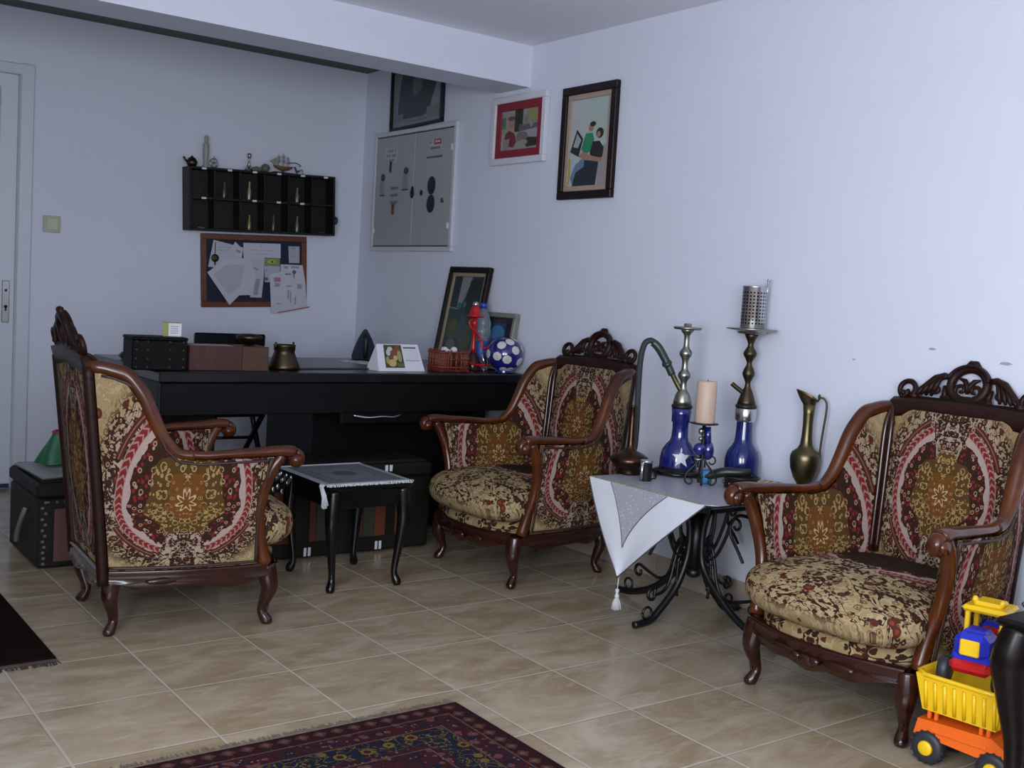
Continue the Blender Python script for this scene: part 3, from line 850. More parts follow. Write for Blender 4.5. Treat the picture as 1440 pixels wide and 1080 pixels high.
# ------------------------------------------------------------------ wrought iron table
TZ = .47; TX0, TX1, TY0, TY1 = .808, 1.365, -.452, .082; TCX, TCY = 1.095, -.135
T = thing('iron_table', 'black wrought iron scroll table under the white cloth', 'table', (TCX, TCY, 0))
m = MB(); 
for (a, b) in (((TX0, TY0), (TX1, TY0)), ((TX1, TY0), (TX1, TY1)), ((TX1, TY1), (TX0, TY1)), ((TX0, TY1), (TX0, TY0))):
    m.box(((a[0] + b[0]) / 2 - TCX, (a[1] + b[1]) / 2 - TCY, TZ - .012), (abs(a[0] - b[0]) + .020, abs(a[1] - b[1]) + .020, .018), bev=.003)
m.build('top_frame', m_iron, T)
m = MB(); m.box(((TX0 + TX1) / 2 - TCX, (TY0 + TY1) / 2 - TCY, TZ - .006), (TX1 - TX0 - .02, TY1 - TY0 - .02, .008)); m.build('table_top', plain('dark_top_board', (.05, .045, .05), .4), T)
for (dx, dy, rf, rt) in ((-1, 0, .262, .24), (1, 0, .240, .22), (0, 1, .372, .20), (0, -1, .372, .28)):
    m = MB()
    def Pp(r, z, o=0): return (dx * r + dy * o, dy * r + dx * o, z)
    main = [Pp(rf, .012), Pp(rf - .07, .020), Pp(rf * .55, .055), Pp(rf * .32, .115), Pp(.045, .19), Pp(.030, .26), Pp(.034, .33), Pp(.060, .39), Pp(rt * .5, .435), Pp(rt, .452)]
    m.tube(smooth_path(main, 6), .0125, 8)
    m.build('leg', m_iron, T)
    m = MB()
    k = rf / .30
    lower = smooth_path([Pp(.030, .235), Pp(.055, .270), Pp(.080, .258), Pp(.095, .21), Pp(.110, .15), Pp(.135, .115), Pp(.175, .105), Pp(.20 * k, .125)], 5)
    curl = [Vector(Pp(a, b)) for a, b in spiral((.215 * k, .105), .026, .008, PI * .65, -PI * 1.2, 16)]
    m.tube(list(lower) + curl, .0058, 7)
    low2 = smooth_path([Pp(.036, .20), Pp(.062, .235), Pp(.075, .215), Pp(.078, .15), Pp(.072, .09)], 5); m.tube(low2, .0055, 7)
    m.tube([Pp(a, b) for a, b in spiral((.058, .205), .022, .006, 0, PI * 2.4, 18)], .0045, 6)
    m.tube([Pp(a, b) for a, b in spiral((.058, .262), .022, .006, 0, -PI * 2.4, 18)], .0045, 6)
    m.tube([Pp(a, b) for a, b in spiral((rf - .055, .046), .020, .020, 0, 2 * PI, 16)], .0045, 6)
    up = smooth_path([Pp(.034, .235), Pp(.075, .225), Pp(.105, .255), Pp(.135, .315), Pp(.150, .360), Pp(.175, .392), Pp(.21, .400), Pp(.245, .395)], 5)
    m.tube(up, .0058, 7)
    up2 = smooth_path([Pp(.215, .245), Pp(.19, .28), Pp(.155, .325), Pp(.150, .365)], 5)
    m.tube(up2, .0055, 7); m.tube([Pp(a, b) for a, b in spiral((.175, .362), .026, .010, PI, -PI * .9, 16)], .0048, 6)
    up3 = smooth_path([Pp(.036, .27), Pp(.068, .285), Pp(.080, .34), Pp(.085, .40), Pp(.12, .445)], 5); m.tube(up3, .0055, 7)
    m.build('scrollwork', m_iron, T)
m = MB(); m.tube([(0, 0, .17), (0, 0, .37)], .022, 12); m.ball((0, 0, .165), (.028, .028, .02), 14); m.build('hub', m_iron, T)

# cloth
mc = M_('white_satin'); v = mc.coord('Object'); mc.base(mc.mix(mc.noise(v, 14, 3), (.60, .62, .68), (.70, .72, .78))); mc.rough(.5); mc.set(Sheen_Weight=.3)
mg = M_('sheer_inset'); v = mg.coord('Object'); n = mg.voro(v, 70); mg.base(mg.mix(n.lt(.20), (.36, .36, .41), (.56, .57, .62))); mg.rough(.35); mg.bump(mg.noise(v, 120, 2), .4, .002)
CL = thing('tablecloth', 'white cloth with grey inset hanging in a point over the iron table', 'tablecloth', (TCX, TCY, TZ))
def cl(x, y, z): return (x - TCX, y - TCY, z - TZ)
m = MB()
tp = [(TX0 - .013, TY1 + .013), (TX0 - .013, -.415), (TX0 + .03, TY0 - .006), (1.02, TY0 - .004), (1.05, TY0 - .012), (TX1 + .005, TY0 - .012), (TX1 + .005, TY1 + .013)]
m.prism([(a - TCX, b - TCY) for a, b in tp], .003, 'xy', .0005); m.build('top_cover', mg.m, CL)['label'] = 'grey lace-like middle of the cloth'
# front flap (towards the armchair side), tip with a tassel
def flap(x0, yl, yr, yt, zt, name='front_flap'):
    m = MB()
    def f(a, b, off=0.0):
        y = (yl + (yt - yl) * b) * (1 - a) + (yr + (yt - yr) * b) * a
        z = TZ + .003 + (zt - TZ) * b
        x = x0 - .013 - .010 * math.sin(b * PI) - .014 * math.sin((a * 2.2 + .2) * PI) * b * (1 - b * .6) - off
        return cl(x, y, z)
    m.grid(lambda a, b: f(a, b), 24, 24); m.grid(lambda a, b: f(1 - a, b, -.002), 24, 24)
    fl = m.build(name, mc.m, CL)
    q = MB(); s_ = .66
    def g(a, b):
        aa = .22 + .52 * a; bb = b * s_
        A = .20 + (.5 - .20) * 0; 
        l, r_ = .21, .70
        lo = l + (.42 - l) * b; hi = r_ + (.42 - r_) * b
        t = lo + (hi - lo) * a
        p = f(t, bb, .0015); return p
    q.grid(g, 16, 16); q.build('grey_inset', mg.m, fl)
    q = MB(); q.tube([g(0, i / 16) for i in range(17)] , .0016, 5); q.tube([g(1, i / 16) for i in range(17)], .0016, 5); q.build('inset_edging', plain('grey_edging', (.10, .10, .12), .7), fl)
    q = MB(); q.tube([f(0, i / 16, .001) for i in range(17)], .0022, 5); q.tube([f(1, i / 16, .001) for i in range(17)], .0022, 5); q.build('hem', plain('dark_hem', (.07, .07, .09), .7), fl)
    return fl
fl = flap(TX0, TY1 + .012, TY0 + .004, -.085, .162)
m = MB()
for i in range(64):
    t = i / 63; y = TY1 + .004 + (TY0 + .030 - TY1) * t
    m.ball(cl(TX0 - .009 + .002 * math.sin(i * 2.4), y, TZ + .005), (.0035, .0052, .0028), 6)
m.build('chain_trim', plain('olive_trim', (.22, .24, .12), .5), CL)
m = MB(); tx, ty = TX0 - .012, -.085
m.tube([cl(tx, ty, .165), cl(tx - .002, ty, .125)], .0018, 6)
m.lathe([(.0, .128), (.006, .126), (.007, .118), (.004, .112), (.007, .106), (.009, .100), (.006, .096)], 12, cl(tx - .002, ty, 0 + 0))
for k in range(22):
    a = k * 2.4; r0 = .004; r1 = .010 + .006 * random.random()
    m.tube([cl(tx - .002 + r0 * math.cos(a), ty + r0 * math.sin(a), .098), cl(tx - .002 + r1 * .8 * math.cos(a), ty + r1 * .8 * math.sin(a), .078), cl(tx - .002 + r1 * math.cos(a), ty + r1 * math.sin(a), .056 + .004 * random.random())], .0021, 5)
m.build('tassel', plain('white_tassel', (.60, .60, .58), .7), CL)
m = MB()   # near side flap
def nf(a, b, o=0):
    x = (1.05 + (1.24 - 1.05) * b) * (1 - a) + (1.36 + (1.24 - 1.36) * b) * a
    return cl(x, TY0 - .014 - .008 * math.sin(b * 3) - o, TZ + .003 - .20 * b)
m.grid(lambda a, b: nf(a, b, .002), 12, 12); m.grid(lambda a, b: nf(1 - a, b), 12, 12); m.build('side_flap', mc.m, CL)

# ------------------------------------------------------------------ things on the iron table
tz = TZ + .0045
def hookah_prof(base, neck=.30):
    return base
# 1: hookah with hose
H = thing('hookah', 'tall hookah with dark blue glass base, silver stem and curved black hose', 'hookah', (1.150, .030, tz), 0, 'hookahs')
m = MB(); m.lathe([(.0, .0), (.072, .0), (.092, .004), (.094, .010), (.086, .016), (.068, .020), (.066, .034)], 36); m.build('base_tray', m_blackgl, H)
m = MB(); m.lathe([(.0, .006), (.062, .008), (.067, .030), (.066, .055), (.060, .085), (.046, .108), (.034, .120), (.030, .135), (.0285, .165), (.0300, .185), (.034, .188), (.034, .215), (.036, .235), (.030, .236), (.0, .236)], 36)
gb = m.build('glass_base', m_bluedark, H)
m = MB()
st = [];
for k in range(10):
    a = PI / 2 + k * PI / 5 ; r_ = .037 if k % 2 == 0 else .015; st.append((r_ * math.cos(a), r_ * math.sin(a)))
ang0 = -2.20
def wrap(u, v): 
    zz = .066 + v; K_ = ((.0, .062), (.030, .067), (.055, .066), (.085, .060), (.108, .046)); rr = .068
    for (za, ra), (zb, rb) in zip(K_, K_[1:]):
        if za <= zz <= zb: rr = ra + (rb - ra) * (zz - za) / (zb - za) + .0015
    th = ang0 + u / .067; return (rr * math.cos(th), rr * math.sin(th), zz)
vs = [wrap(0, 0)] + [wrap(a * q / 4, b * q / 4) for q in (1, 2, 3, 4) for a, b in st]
m.add(vs, [(0, 1 + i, 1 + (i + 1) % 10) for i in range(10)] + [(1 + q * 10 + i, 1 + q * 10 + (i + 1) % 10, 11 + q * 10 + (i + 1) % 10, 11 + q * 10 + i) for q in range(3) for i in range(10)]); m.build('star_highlight', plain('painted_glint', (.62, .62, .66), .4), gb)  # pale star painted on the glass in place of a bright highlight
m = MB(); m.lathe([(.0, .236), (.036, .236), (.038, .244), (.033, .250)], 24); m.build('gasket', m_rubber, H)
m = MB(); m.lathe([(.033, .248), (.032, .262), (.027, .280), (.022, .292), (.014, .300), (.012, .305), (.011, .325), (.013, .334), (.021, .345), (.023, .353), (.021, .361), (.013, .370), (.011, .380), (.011, .402), (.014, .412), (.022, .424), (.023, .431), (.021, .438), (.013, .448), (.010, .456), (.010, .490), (.013, .498), (.022, .508), (.024, .514), (.0, .515)], 28)
m.build('stem', m_silver, H)
m = MB(); m.lathe([(.0, .512), (.046, .514), (.050, .518), (.050, .522), (.046, .524), (.014, .523), (.014, .534), (.011, .536), (.0, .536)], 30); m.build('top_plate', m_silver, H)
m = MB(); m.tube(smooth_path([(-.008, .006, .300), (-.022, .018, .330), (-.034, .026, .356)]), [.009] * 13, 10); m.build('hose_port', m_brass, H)
m = MB(); m.tube(smooth_path([(-.034, .026, .352), (-.055, .045, .405), (-.075, .062, .445), (-.090, .075, .462)]), smooth_vals([.013, .014, .015, .014]), 12)
m.lathe([(.016, 0), (.019, .006), (.016, .014)], 14, mat=Matrix.Translation((-.048, .038, .385)) @ Matrix.Rotation(R(-35), 4, 'Y')); m.build('hose_grip', plain('green_black_grip', (.02, .035, .03), .3), H)
m = MB(); m.tube(smooth_path([(-.086, .070, .461), (-.100, .080, .468), (-.116, .092, .452), (-.124, .098, .39), (-.124, .098, .28), (-.122, .096, .18), (-.126, .094, .09), (-.138, .096, .045)], 8), .0105, 10)
m.build('hose', m_hose, H)
# 2: hookah with tin wind cover
H = thing('hookah', 'tall hookah with bright blue bottle and brass stem carrying a perforated tin cover', 'hookah', (1.305, -.128, tz), 0, 'hookahs')
m = MB(); m.lathe([(.0, .0), (.058, .002), (.062, .02), (.061, .075), (.055, .10), (.040, .120), (.033, .132), (.030, .150), (.028, .205), (.027, .212), (.0, .212)], 36)
m.build('glass_base', m_bluepaint, H)
m = MB(); m.lathe([(.0, .205), (.033, .206), (.036, .212), (.037, .250), (.034, .254), (.0, .254)], 28); m.build('foil_collar', m_chrome, H)
m = MB(); m.lathe([(.0, .252), (.037, .254), (.038, .262), (.030, .268)], 28); m.build('gasket', m_rubber, H)
m = MB(); m.lathe([(.034, .262), (.030, .278), (.026, .290), (.024, .296), (.018, .312), (.011, .326), (.009, .340), (.013, .352), (.020, .366), (.022, .374), (.018, .388), (.010, .404), (.009, .412), (.014, .424), (.022, .438), (.024, .444), (.021, .452), (.011, .468), (.010, .478), (.013, .488), (.020, .502), (.024, .512), (.0, .513)], 28)
m.tube(smooth_path([(-.012, .008, .306), (-.030, .022, .322), (-.044, .034, .336)]), [.008] * 13, 10); m.build('stem', m_brassd, H)
m = MB(); m.lathe([(.0, .512), (.048, .513), (.050, .518), (.052, .522), (.086, .527), (.090, .530), (.086, .532), (.0, .532)], 36); m.build('top_plate', m_silver, H)
mp = M_('perforated_tin'); v = mp.coord('Object'); x, y, z = mp.xyz(v); th = y.atan2(x)
hole = (((th * 3.5).fract() - .5) * ((th * 3.5).fract() - .5) + ((z * 85).fract() - .5) * ((z * 85).fract() - .5)).lt(.075)
zz = z.band(.008, .13) * ((th * 1.75).fract().band(.1, .92)); mp.base(mp.mix(hole * zz, (.55, .54, .56), (.02, .02, .02))); mp.rough(.28); mp.b.inputs['Metallic'].default_value = .95
m = MB(); m.lathe([(.041, .0), (.0425, .002), (.0425, .143), (.0435, .145), (.0415, .147), (.039, .146), (.039, .004)], 40)
cvr = m.build('wind_cover', mp.m, H, (.0, .0, .5325))
m = MB(); m.tube([(.030, -.028, .10), (.032, -.030, .165)], .004, 8); m.tube([(.032, -.030, .165), (.034, -.031, .172)], .006, 8); m.tube(smooth_path([(.020, -.034, .148), (.042, -.02, .152), (.050, -.008, .140)]), .003, 6); m.build('cover_handle', m_chrome, cvr)

# brass vase
m = MB(); m.lathe([(.0, .0), (.040, .0), (.044, .006), (.040, .014), (.052, .026), (.066, .040), (.069, .050), (.064, .060), (.046, .072), (.024, .082), (.014, .092), (.0115, .11), (.010, .20), (.009, .235), (.012, .240), (.0, .242)], 32)
tag(m.build('brass_pot', m_copper, None, (.972, .090, tz)), 'squat copper pot with long thin neck at the far left corner of the clothed table', 'pot')
# cup / tin
Q = thing('metal_cup', 'small black and silver cup with scroll foot beside the copper pot', 'cup', (.930, -.040, tz), R(15))
m = MB(); m.lathe([(.0, .0), (.019, .0), (.020, .003), (.020, .064), (.021, .067), (.018, .067), (.017, .010), (.0, .009)], 24); m.build('body', m_iron, Q)
m = MB(); m.tube([(-.020, .004, .004), (-.020, .004, .062)], .006, 8); m.lathe([(.0195, .060), (.0225, .066), (.0215, .070), (.018, .068)], 24); m.build('silver_band', m_chrome, Q)
m = MB(); m.tube([(.020 + a, -.006, b) for a, b in [(0, .006), (.012, .003), (.024, .005)] + [(.030 + p, q) for p, q in spiral((.0, .012), .009, .004, -PI / 2, PI * 1.1, 10)]], .003, 6); m.build('foot_scroll', m_iron, Q)
# candle holder
K = thing('candle_holder', 'black iron scroll candle holder in front of the hookahs', 'candle holder', (1.045, -.182, tz), R(-37))
m = MB()
for s in (-1, 1):
    a = [(s * p, 0, q) for p, q in [(.004, .165), (.006, .11), (.012, .085), (.028, .062), (.046, .042), (.052, .024)]]
    b = [(s * p, 0, q) for p, q in spiral((.036, .018), .0165, .005, .1, -PI * 1.4, 14)]
    m.tube(smooth_path(a, 4) + [Vector(q) for q in b], .0034, 7)
    c = [(s * p, 0, q) for p, q in spiral((.032, .085), .022, .007, PI * 1.1, -PI * .9, 16)]
    m.tube([Vector((s * .012, 0, .062))] + [Vector(q) for q in c], .003, 7)
a = smooth_path([(0, .004, .165), (0, .01, .10), (0, .03, .05), (0, .045, .020)], 4); m.tube(a + [Vector((0, .036 + p, .018 + q)) for p, q in spiral((0, 0), .014, .005, 0, -PI * 1.4, 12)], .0034, 7)
a = smooth_path([(0, -.004, .165), (0, -.01, .10), (0, -.02, .05), (0, -.030, .020)], 4); m.tube(a + [Vector((0, -.024 - p, .016 + q)) for p, q in spiral((0, 0), .012, .005, 0, -PI * 1.4, 12)], .0034, 7)
m.tube([(0, 0, .13), (0, 0, .205)], .006, 8)
m.build('scroll_stand', m_iron, K)
m = MB(); m.ball((-.012, -.012, .125), (.021, .021, .022), 16); m.build('glass_drop', m_bluedark, K)
m = MB(); m.ball((.020, .004, .120), (.020, .020, .032), 16); m.tube([(.018, .004, .14), (.014, .003, .20)], [.012, .010], 10); m.build('glass_stem', m_bluedark, K)
m = MB(); m.ball((-.010, -.010, .160), (.008, .008, .008), 10); m.ball((-.010, -.010, .185), (.010, .010, .012), 10); m.ball((-.014, -.014, .092), (.016, .014, .006), 12); m.build('metal_bead', m_silver, K)
m = MB(); m.lathe([(.0, .204), (.020, .205), (.046, .209), (.048, .212), (.040, .213), (.0, .211)], 28); m.build('drip_tray', m_iron, K)
m = MB(); m.lathe([(.0, .0), (.0325, .0), (.0335, .003), (.0335, .134), (.031, .139), (.024, .139), (.018, .134), (.0, .132)], 32)
cn = thing('pillar_candle', 'thick cream pillar candle standing on the black scroll holder', 'candle', (1.045, -.182, tz + .2135))
m.build('wax', m_cream, cn); m = MB(); m.tube([(0, 0, .132), (.002, 0, .144)], .0012, 6); m.build('wick', m_rubber, cn)
# small light blue cup
m = MB(); m.lathe([(.0, .0), (.018, .0), (.020, .004), (.022, .045), (.020, .046), (.018, .006), (.0, .005)], 24)
tag(m.build('blue_cup', plain('sky_blue', (.05, .22, .48), .35), None, (1.105, -.150, tz)), 'small light blue cup behind the feet of the scroll candle holder', 'cup')
# woven tray, dish with hose mouthpiece
m = MB(); mw = M_('woven_straw'); v = mw.coord('Object'); x, y, z = mw.xyz(v); rr = ((x * x + y * y).sqrt() * 90).fract(); mw.base(mw.mix(rr.lt(.35), (.50, .42, .28), (.24, .18, .10))); mw.rough(.7); mw.bump(rr, .5, .003)
m.lathe([(.0, .0), (.10, .0), (.112, .004), (.118, .014), (.114, .016), (.10, .006), (.0, .005)], 40, sx=.55, sy=1.0)
tag(m.build('woven_tray', mw.m, None, (1.268, -.318, tz)), 'cream woven straw tray under the brass ewer at the wall', 'tray')
A = thing('ashtray', 'dark brass dish in front of the bright blue hookah bottle', 'dish', (1.155, -.262, tz))
m = MB(); m.lathe([(.0, .0), (.050, .0), (.056, .004), (.055, .030), (.060, .036), (.064, .040), (.060, .042), (.048, .036), (.045, .010), (.0, .008)], 32); m.build('bowl', plain('dark_patina', (.035, .022, .016), .3, .7), A)
m = MB()
for k in range(8): m.ball((.056 * math.cos(k * PI / 4), .056 * math.sin(k * PI / 4), .018), (.005, .005, .007), 8)
m.build('bosses', m_brass, A)
m = MB(); m.tube(smooth_path([(-.08, .12, .022), (-.06, .09, .030), (-.035, .05, .046), (.0, .01, .050), (.030, -.01, .052)], 4), [.008, .010, .012, .014, .015, .015, .016, .016, .017, .017, .017, .016, .016, .015, .014, .013, .012][:17], 10)
tag(m.build('hose_mouthpiece', plain('green_black_handle', (.012, .016, .014), .35), None, (1.165, -.255, tz)), 'dark hookah mouthpiece resting across the brass dish', 'mouthpiece')
# ewer
E_ = thing('brass_ewer', 'tall slim brass ewer with thin handle standing by the white wall', 'ewer', (1.315, -.392, tz + .006), R(-60))
m = MB(); m.lathe([(.0, .0), (.026, .0), (.028, .006), (.020, .014), (.022, .024), (.036, .044), (.047, .076), (.050, .104), (.049, .118), (.044, .130), (.028, .142), (.021, .156), (.018, .18), (.0165, .22), (.018, .26), (.021, .290)], 30)
def lip(a, b):
    th = 2 * PI * a; r_ = .021 + .010 * b; c_ = math.cos(th)
    return (r_ * c_ - .016 * b * (1 if c_ < 0 else .2) * abs(c_), r_ * .9 * math.sin(th), .290 + b * (.030 - .018 * c_ * b))
m.grid(lip, 30, 6, closed_u=True); m.grid(lambda a, b: (lip(1 - a, b)[0] * .94, lip(1 - a, b)[1] * .94, lip(1 - a, b)[2]), 30, 6, closed_u=True)
m.build('body', m_brass, E_)
m = MB(); m.tube(smooth_path([(.024, 0, .300), (.036, 0, .315), (.052, 0, .305), (.056, 0, .275), (.050, 0, .20), (.046, 0, .14), (.047, 0, .112)], 6), .0035, 8); m.ball((.030, 0, .318), (.005, .005, .009), 8); m.build('handle', m_brassd, E_)

# ------------------------------------------------------------------ things on the desk
dz = DZT + .0005
B = thing('studded_chest', 'small black chest with brass studs at the left end of the desk', 'box', (-.285, 1.350, dz), R(-4))
m = MB(); m.box((0, 0, .055), (.20, .14, .11), bev=.004); m.box((0, 0, .1155), (.205, .145, .013), bev=.004); b = m.build('body', plain('black_leather', (.0025, .0025, .0025), .6, bump=.3, Specular_IOR_Level=.15), B)
m = MB()
for x in (-.085, -.045, .035, .085):
    for z in (.012, .042, .075, .105): m.ball((x, -.0725, z), (.004, .003, .004), 8)
m.build('studs', m_brass, b)
B = thing('small_carton', 'small yellow and white carton standing on the studded black chest', 'box', (-.225, 1.350, dz + .1225), R(-20))
m = MB(); m.box((0, 0, .026), (.062, .045, .052), bev=.001); m.build('carton', plain('yellow_card', (.30, .28, .08), .6), B)
m = MB(); m.box((.012, -.0228, .026), (.046, .0012, .048)); m.build('white_label', m_white, B)
m = MB()
for k in range(4): m.box((.010, -.0236, .038 - k * .008), (.030 - .004 * (k % 2), .0006, .002))
m.build('print', flat((.15, .15, .17)), B)
m = MB(); m.box((0, 0, .015), (.075, .05, .030), bev=.012); tag(m.build('phone_handset', m_rubber, None, (-.240, 1.80, dz)), 'small black object lying behind the studded chest', 'device')
B = thing('wooden_tray', 'reddish brown wooden letter tray between the studded chest and the brass mortar', 'letter tray', (-.018, 1.355, dz), R(-3))
mr = wood_mat('red_wood', (.040, .012, .009), (.065, .019, .013), .4, coat=.2, ax=(6, 1, 1)); mr2 = wood_mat('tan_wood', (.055, .024, .012), (.075, .034, .017), .45, coat=.1)
m = MB()
m.box((-.052, -.066, .047), (.205, .010, .094), bev=.002); m.box((-.152, 0, .047), (.008, .12, .094), bev=.002); m.box((0, .066, .047), (.312, .010, .094), bev=.002); m.box((0, 0, .005), (.30, .13, .010))
m.build('box', mr, B)
m = MB(); m.box((.104, 0, .047), (.106, .142, .094), bev=.002); m.build('drawer_end', mr2, B)
m = MB(); m.box((-.05, .01, .078), (.16, .09, .03)); m.build('paper_stack', plain('paper_edge', (.35, .33, .30), .7), B)
m = MB(); m.lathe([(.0, .0), (.020, .0), (.024, .004), (.040, .012), (.050, .026), (.052, .034), (.048, .038), (.030, .044), (.0, .046)], 28)
tag(m.build('brass_bowl', m_brassd, None, (.085, 1.355, dz + .0955)), 'low dark brass bowl resting on the brown letter tray', 'bowl')
B = thing('brass_mortar', 'dark brass mortar with flared base right of the brown letter tray', 'pot', (.250, 1.385, dz), R(20))
m = MB(); m.lathe([(.0, .0), (.060, .0), (.064, .006), (.062, .016), (.052, .040), (.044, .060), (.040, .072), (.043, .078), (.043, .092), (.046, .098), (.042, .100), (.038, .094), (.036, .02), (.0, .018)], 32); m.build('body', m_brassd, B)
m = MB()
for s in (-1, 1): m.tube([(s * .044, 0, .085), (s * .050, 0, .092), (s * .048, 0, .110)], .004, 8)
m.build('lug', m_brassd, B)
# iron
I = thing('clothes_iron', 'dark blue clothes iron standing upright on the back of the desk', 'iron', (.955, 2.0, dz), R(-25))
m = MB()
prof = [(-.058, 0), (-.060, .012), (-.050, .05), (-.030, .10), (-.008, .138), (.0, .144), (.010, .138), (.032, .10), (.052, .05), (.060, .012), (.058, 0)]
m.prism(prof, .045, 'xz', -.02); m.build('body', plain('navy_plastic', (.004, .010, .028), .5, Specular_IOR_Level=.15), I)
m = MB(); m.prism([(a * 1.03, b * 1.02) for a, b in prof], .004, 'xz', .026); m.build('sole_plate', plain('dark_sole', (.003, .005, .009), .7, Specular_IOR_Level=.1), I)
m = MB(); m.tube(smooth_path([(0, -.02, .115), (0, -.055, .105), (0, -.060, .06), (0, -.05, .02), (0, -.02, .015)]), .010, 8); m.build('handle', m_rubber, I)
# desk paper
m = MB(); m.box((0, 0, .001), (.13, .19, .002)); tag(m.build('paper_sheet', m_white, None, (.80, 1.78, dz), R(-12)), 'white paper sheet lying on the desk between iron and calendar', 'paper')
m = MB(); m.box((0, 0, .003), (.44, .32, .006), bev=.002); tag(m.build('desk_pad', plain('slate_pad', (.035, .038, .045), .3), None, (.52, 1.56, dz), R(4)), 'dark grey desk pad lying right of the brass mortar', 'desk pad')
# calendar
B = thing('desk_calendar', 'white tent desk calendar with a food picture and a month page', 'calendar', (.772, 1.385, dz), R(3))
m = MB(); hw, hd, hh = .118, .050, .112
vs = [(-hw, -hd, 0), (hw, -hd, 0), (hw, hd, 0), (-hw, hd, 0), (-hw + .012, 0, hh), (hw - .012, 0, hh)]
m.add(vs, [(0, 1, 5, 4), (2, 3, 4, 5), (0, 4, 3), (1, 2, 5), (0, 3, 2, 1)]); m.build('card_tent', m_white, B)
def onface(u, v, o=.0006):   # u,v 0..1 on the front face
    zc = v * hh; y = -hd + hd * v; w_ = hw - .012 * v
    return (-w_ + 2 * w_ * u, y - o, zc + o * .4)
def facequads(mb, polys, o0=.0006):
    for i, (ci, pts) in enumerate(polys):
        mb.add([onface(u, v, o0 + .0002 * i) for u, v in pts], [tuple(range(len(pts)))], mi=ci)
def rect(u0, v0, u1, v1): return [(u0, v0), (u1, v0), (u1, v1), (u0, v1)]
def blob(u, v, r, rv=None, n=12, ph=0): 
    rv = rv or r
    return [(u + r * math.cos(2 * PI * k / n + ph), v + rv * math.sin(2 * PI * k / n + ph)) for k in range(n)]
m = MB(); facequads(m, [(0, rect(.16, .12, .58, .97)), (1, blob(.38, .62, .13, .20)), (2, blob(.32, .30, .09, .14)), (3, blob(.50, .55, .05, .22)), (2, blob(.40, .48, .05, .10)), (4, blob(.30, .82, .06, .08)), (5, rect(.42, .16, .56, .28)), (4, blob(.25, .68, .05, .12)), (1, blob(.47, .85, .06, .10)), (3, blob(.22, .40, .04, .14)), (2, blob(.31, .28, .03, .05))])
m.build('food_picture', [flat((.06, .05, .02)), flat((.20, .05, .03)), flat((.50, .36, .14)), flat((.30, .30, .12)), flat((.45, .50, .45)), flat((.10, .13, .05))], B)
m = MB(); facequads(m, [(0, rect(.62, .84, .93, .90)), (1, rect(.62, .38, .95, .41))] + [(1, rect(.64 + .04 * i, .46 + .07 * j, .66 + .04 * i, .475 + .07 * j)) for i in range(7) for j in range(5)])
m.build('month_page_print', [flat((.10, .11, .18)), flat((.28, .29, .36))], B)
# reed basket
B = thing('reed_basket', 'small red-brown basket of upright reeds on the desk beside the calendar', 'basket', (1.035, 1.375, dz))
m = MB()
for k in range(40):
    a = 2 * PI * k / 40; ca, sa = math.cos(a), math.sin(a); e_ = .6
    x = .083 * (abs(ca) ** e_) * (1 if ca > 0 else -1); y = .062 * (abs(sa) ** e_) * (1 if sa > 0 else -1); m.tube([(x, y, .002), (x, y, .090 + .003 * (k % 3))], .0052, 6)
for z in (.020, .055, .086):
    P = []
    for k in range(40):
        a = 2 * PI * k / 40; ca, sa = math.cos(a), math.sin(a); P.append((.088 * (abs(ca) ** .6) * (1 if ca > 0 else -1), .067 * (abs(sa) ** .6) * (1 if sa > 0 else -1), z))
    m.tube(P, .0035, 6, closed=True)
m.box((0, 0, .004), (.15, .11, .006)); bb = m.build('reed_wall', plain('reed_red', (.16, .036, .018), .45, var=.55, scale=40), B); bb['kind'] = 'stuff'
m = MB(); m.box((-.02, -.01, .088), (.05, .03, .024), bev=.006, rot=Matrix.Rotation(.5, 3, 'Y')); m.ball((.025, 0, .092), (.018, .014, .016), 10); tag(m.build('crumpled_paper', m_white, None, (1.035, 1.375, dz)), 'crumpled white paper sticking out of the reed basket', 'paper')
# red hookah
H = thing('hookah', 'small red hookah with looping red hose on the desk beside the spotted ball', 'hookah', (1.195, 1.420, dz), 0, 'hookahs')
m = MB(); m.lathe([(.0, .0), (.036, .0), (.040, .006), (.038, .03), (.028, .055), (.018, .07), (.014, .085), (.0, .086)], 24); m.build('glass_base', plain('dark_red_glass', (.05, .012, .012), .1), H)
m = MB(); m.lathe([(.010, .084), (.011, .10), (.009, .12), (.009, .20), (.013, .206), (.013, .226), (.009, .23), (.010, .25)], 18); m.build('stem', m_red, H)
m = MB(); m.lathe([(.0, .238), (.018, .240), (.040, .246), (.042, .250), (.024, .254), (.022, .275), (.016, .290), (.012, .294), (.0, .294)], 24); m.build('bowl_and_plate', m_red, H)
m = MB(); m.lathe([(.0, .292), (.012, .292), (.014, .302), (.010, .312), (.0, .314)], 16); m.build('foil_cap', m_chrome, H)
m = MB(); m.tube(smooth_path([(-.005, -.01, .235), (-.040, -.020, .226), (-.038, -.022, .20), (-.010, -.03, .175), (.015, -.035, .14), (.022, -.04, .11), (.035, -.045, .105), (.085, -.055, .125), (.120, -.06, .105), (.122, -.06, .070), (.085, -.06, .040), (.025, -.05, .028), (-.030, -.045, .032), (-.055, -.04, .045)], 6), .0052, 8); m.build('hose', m_red, H)
m = MB(); m.tube([(.020, -.04, .078), (.040, -.05, .022)], [.007, .009], 8); m.tube([(.03, -.045, .01), (.036, -.048, -.0)], [.006, .004], 8); m.build('tongs', m_chrome, H)
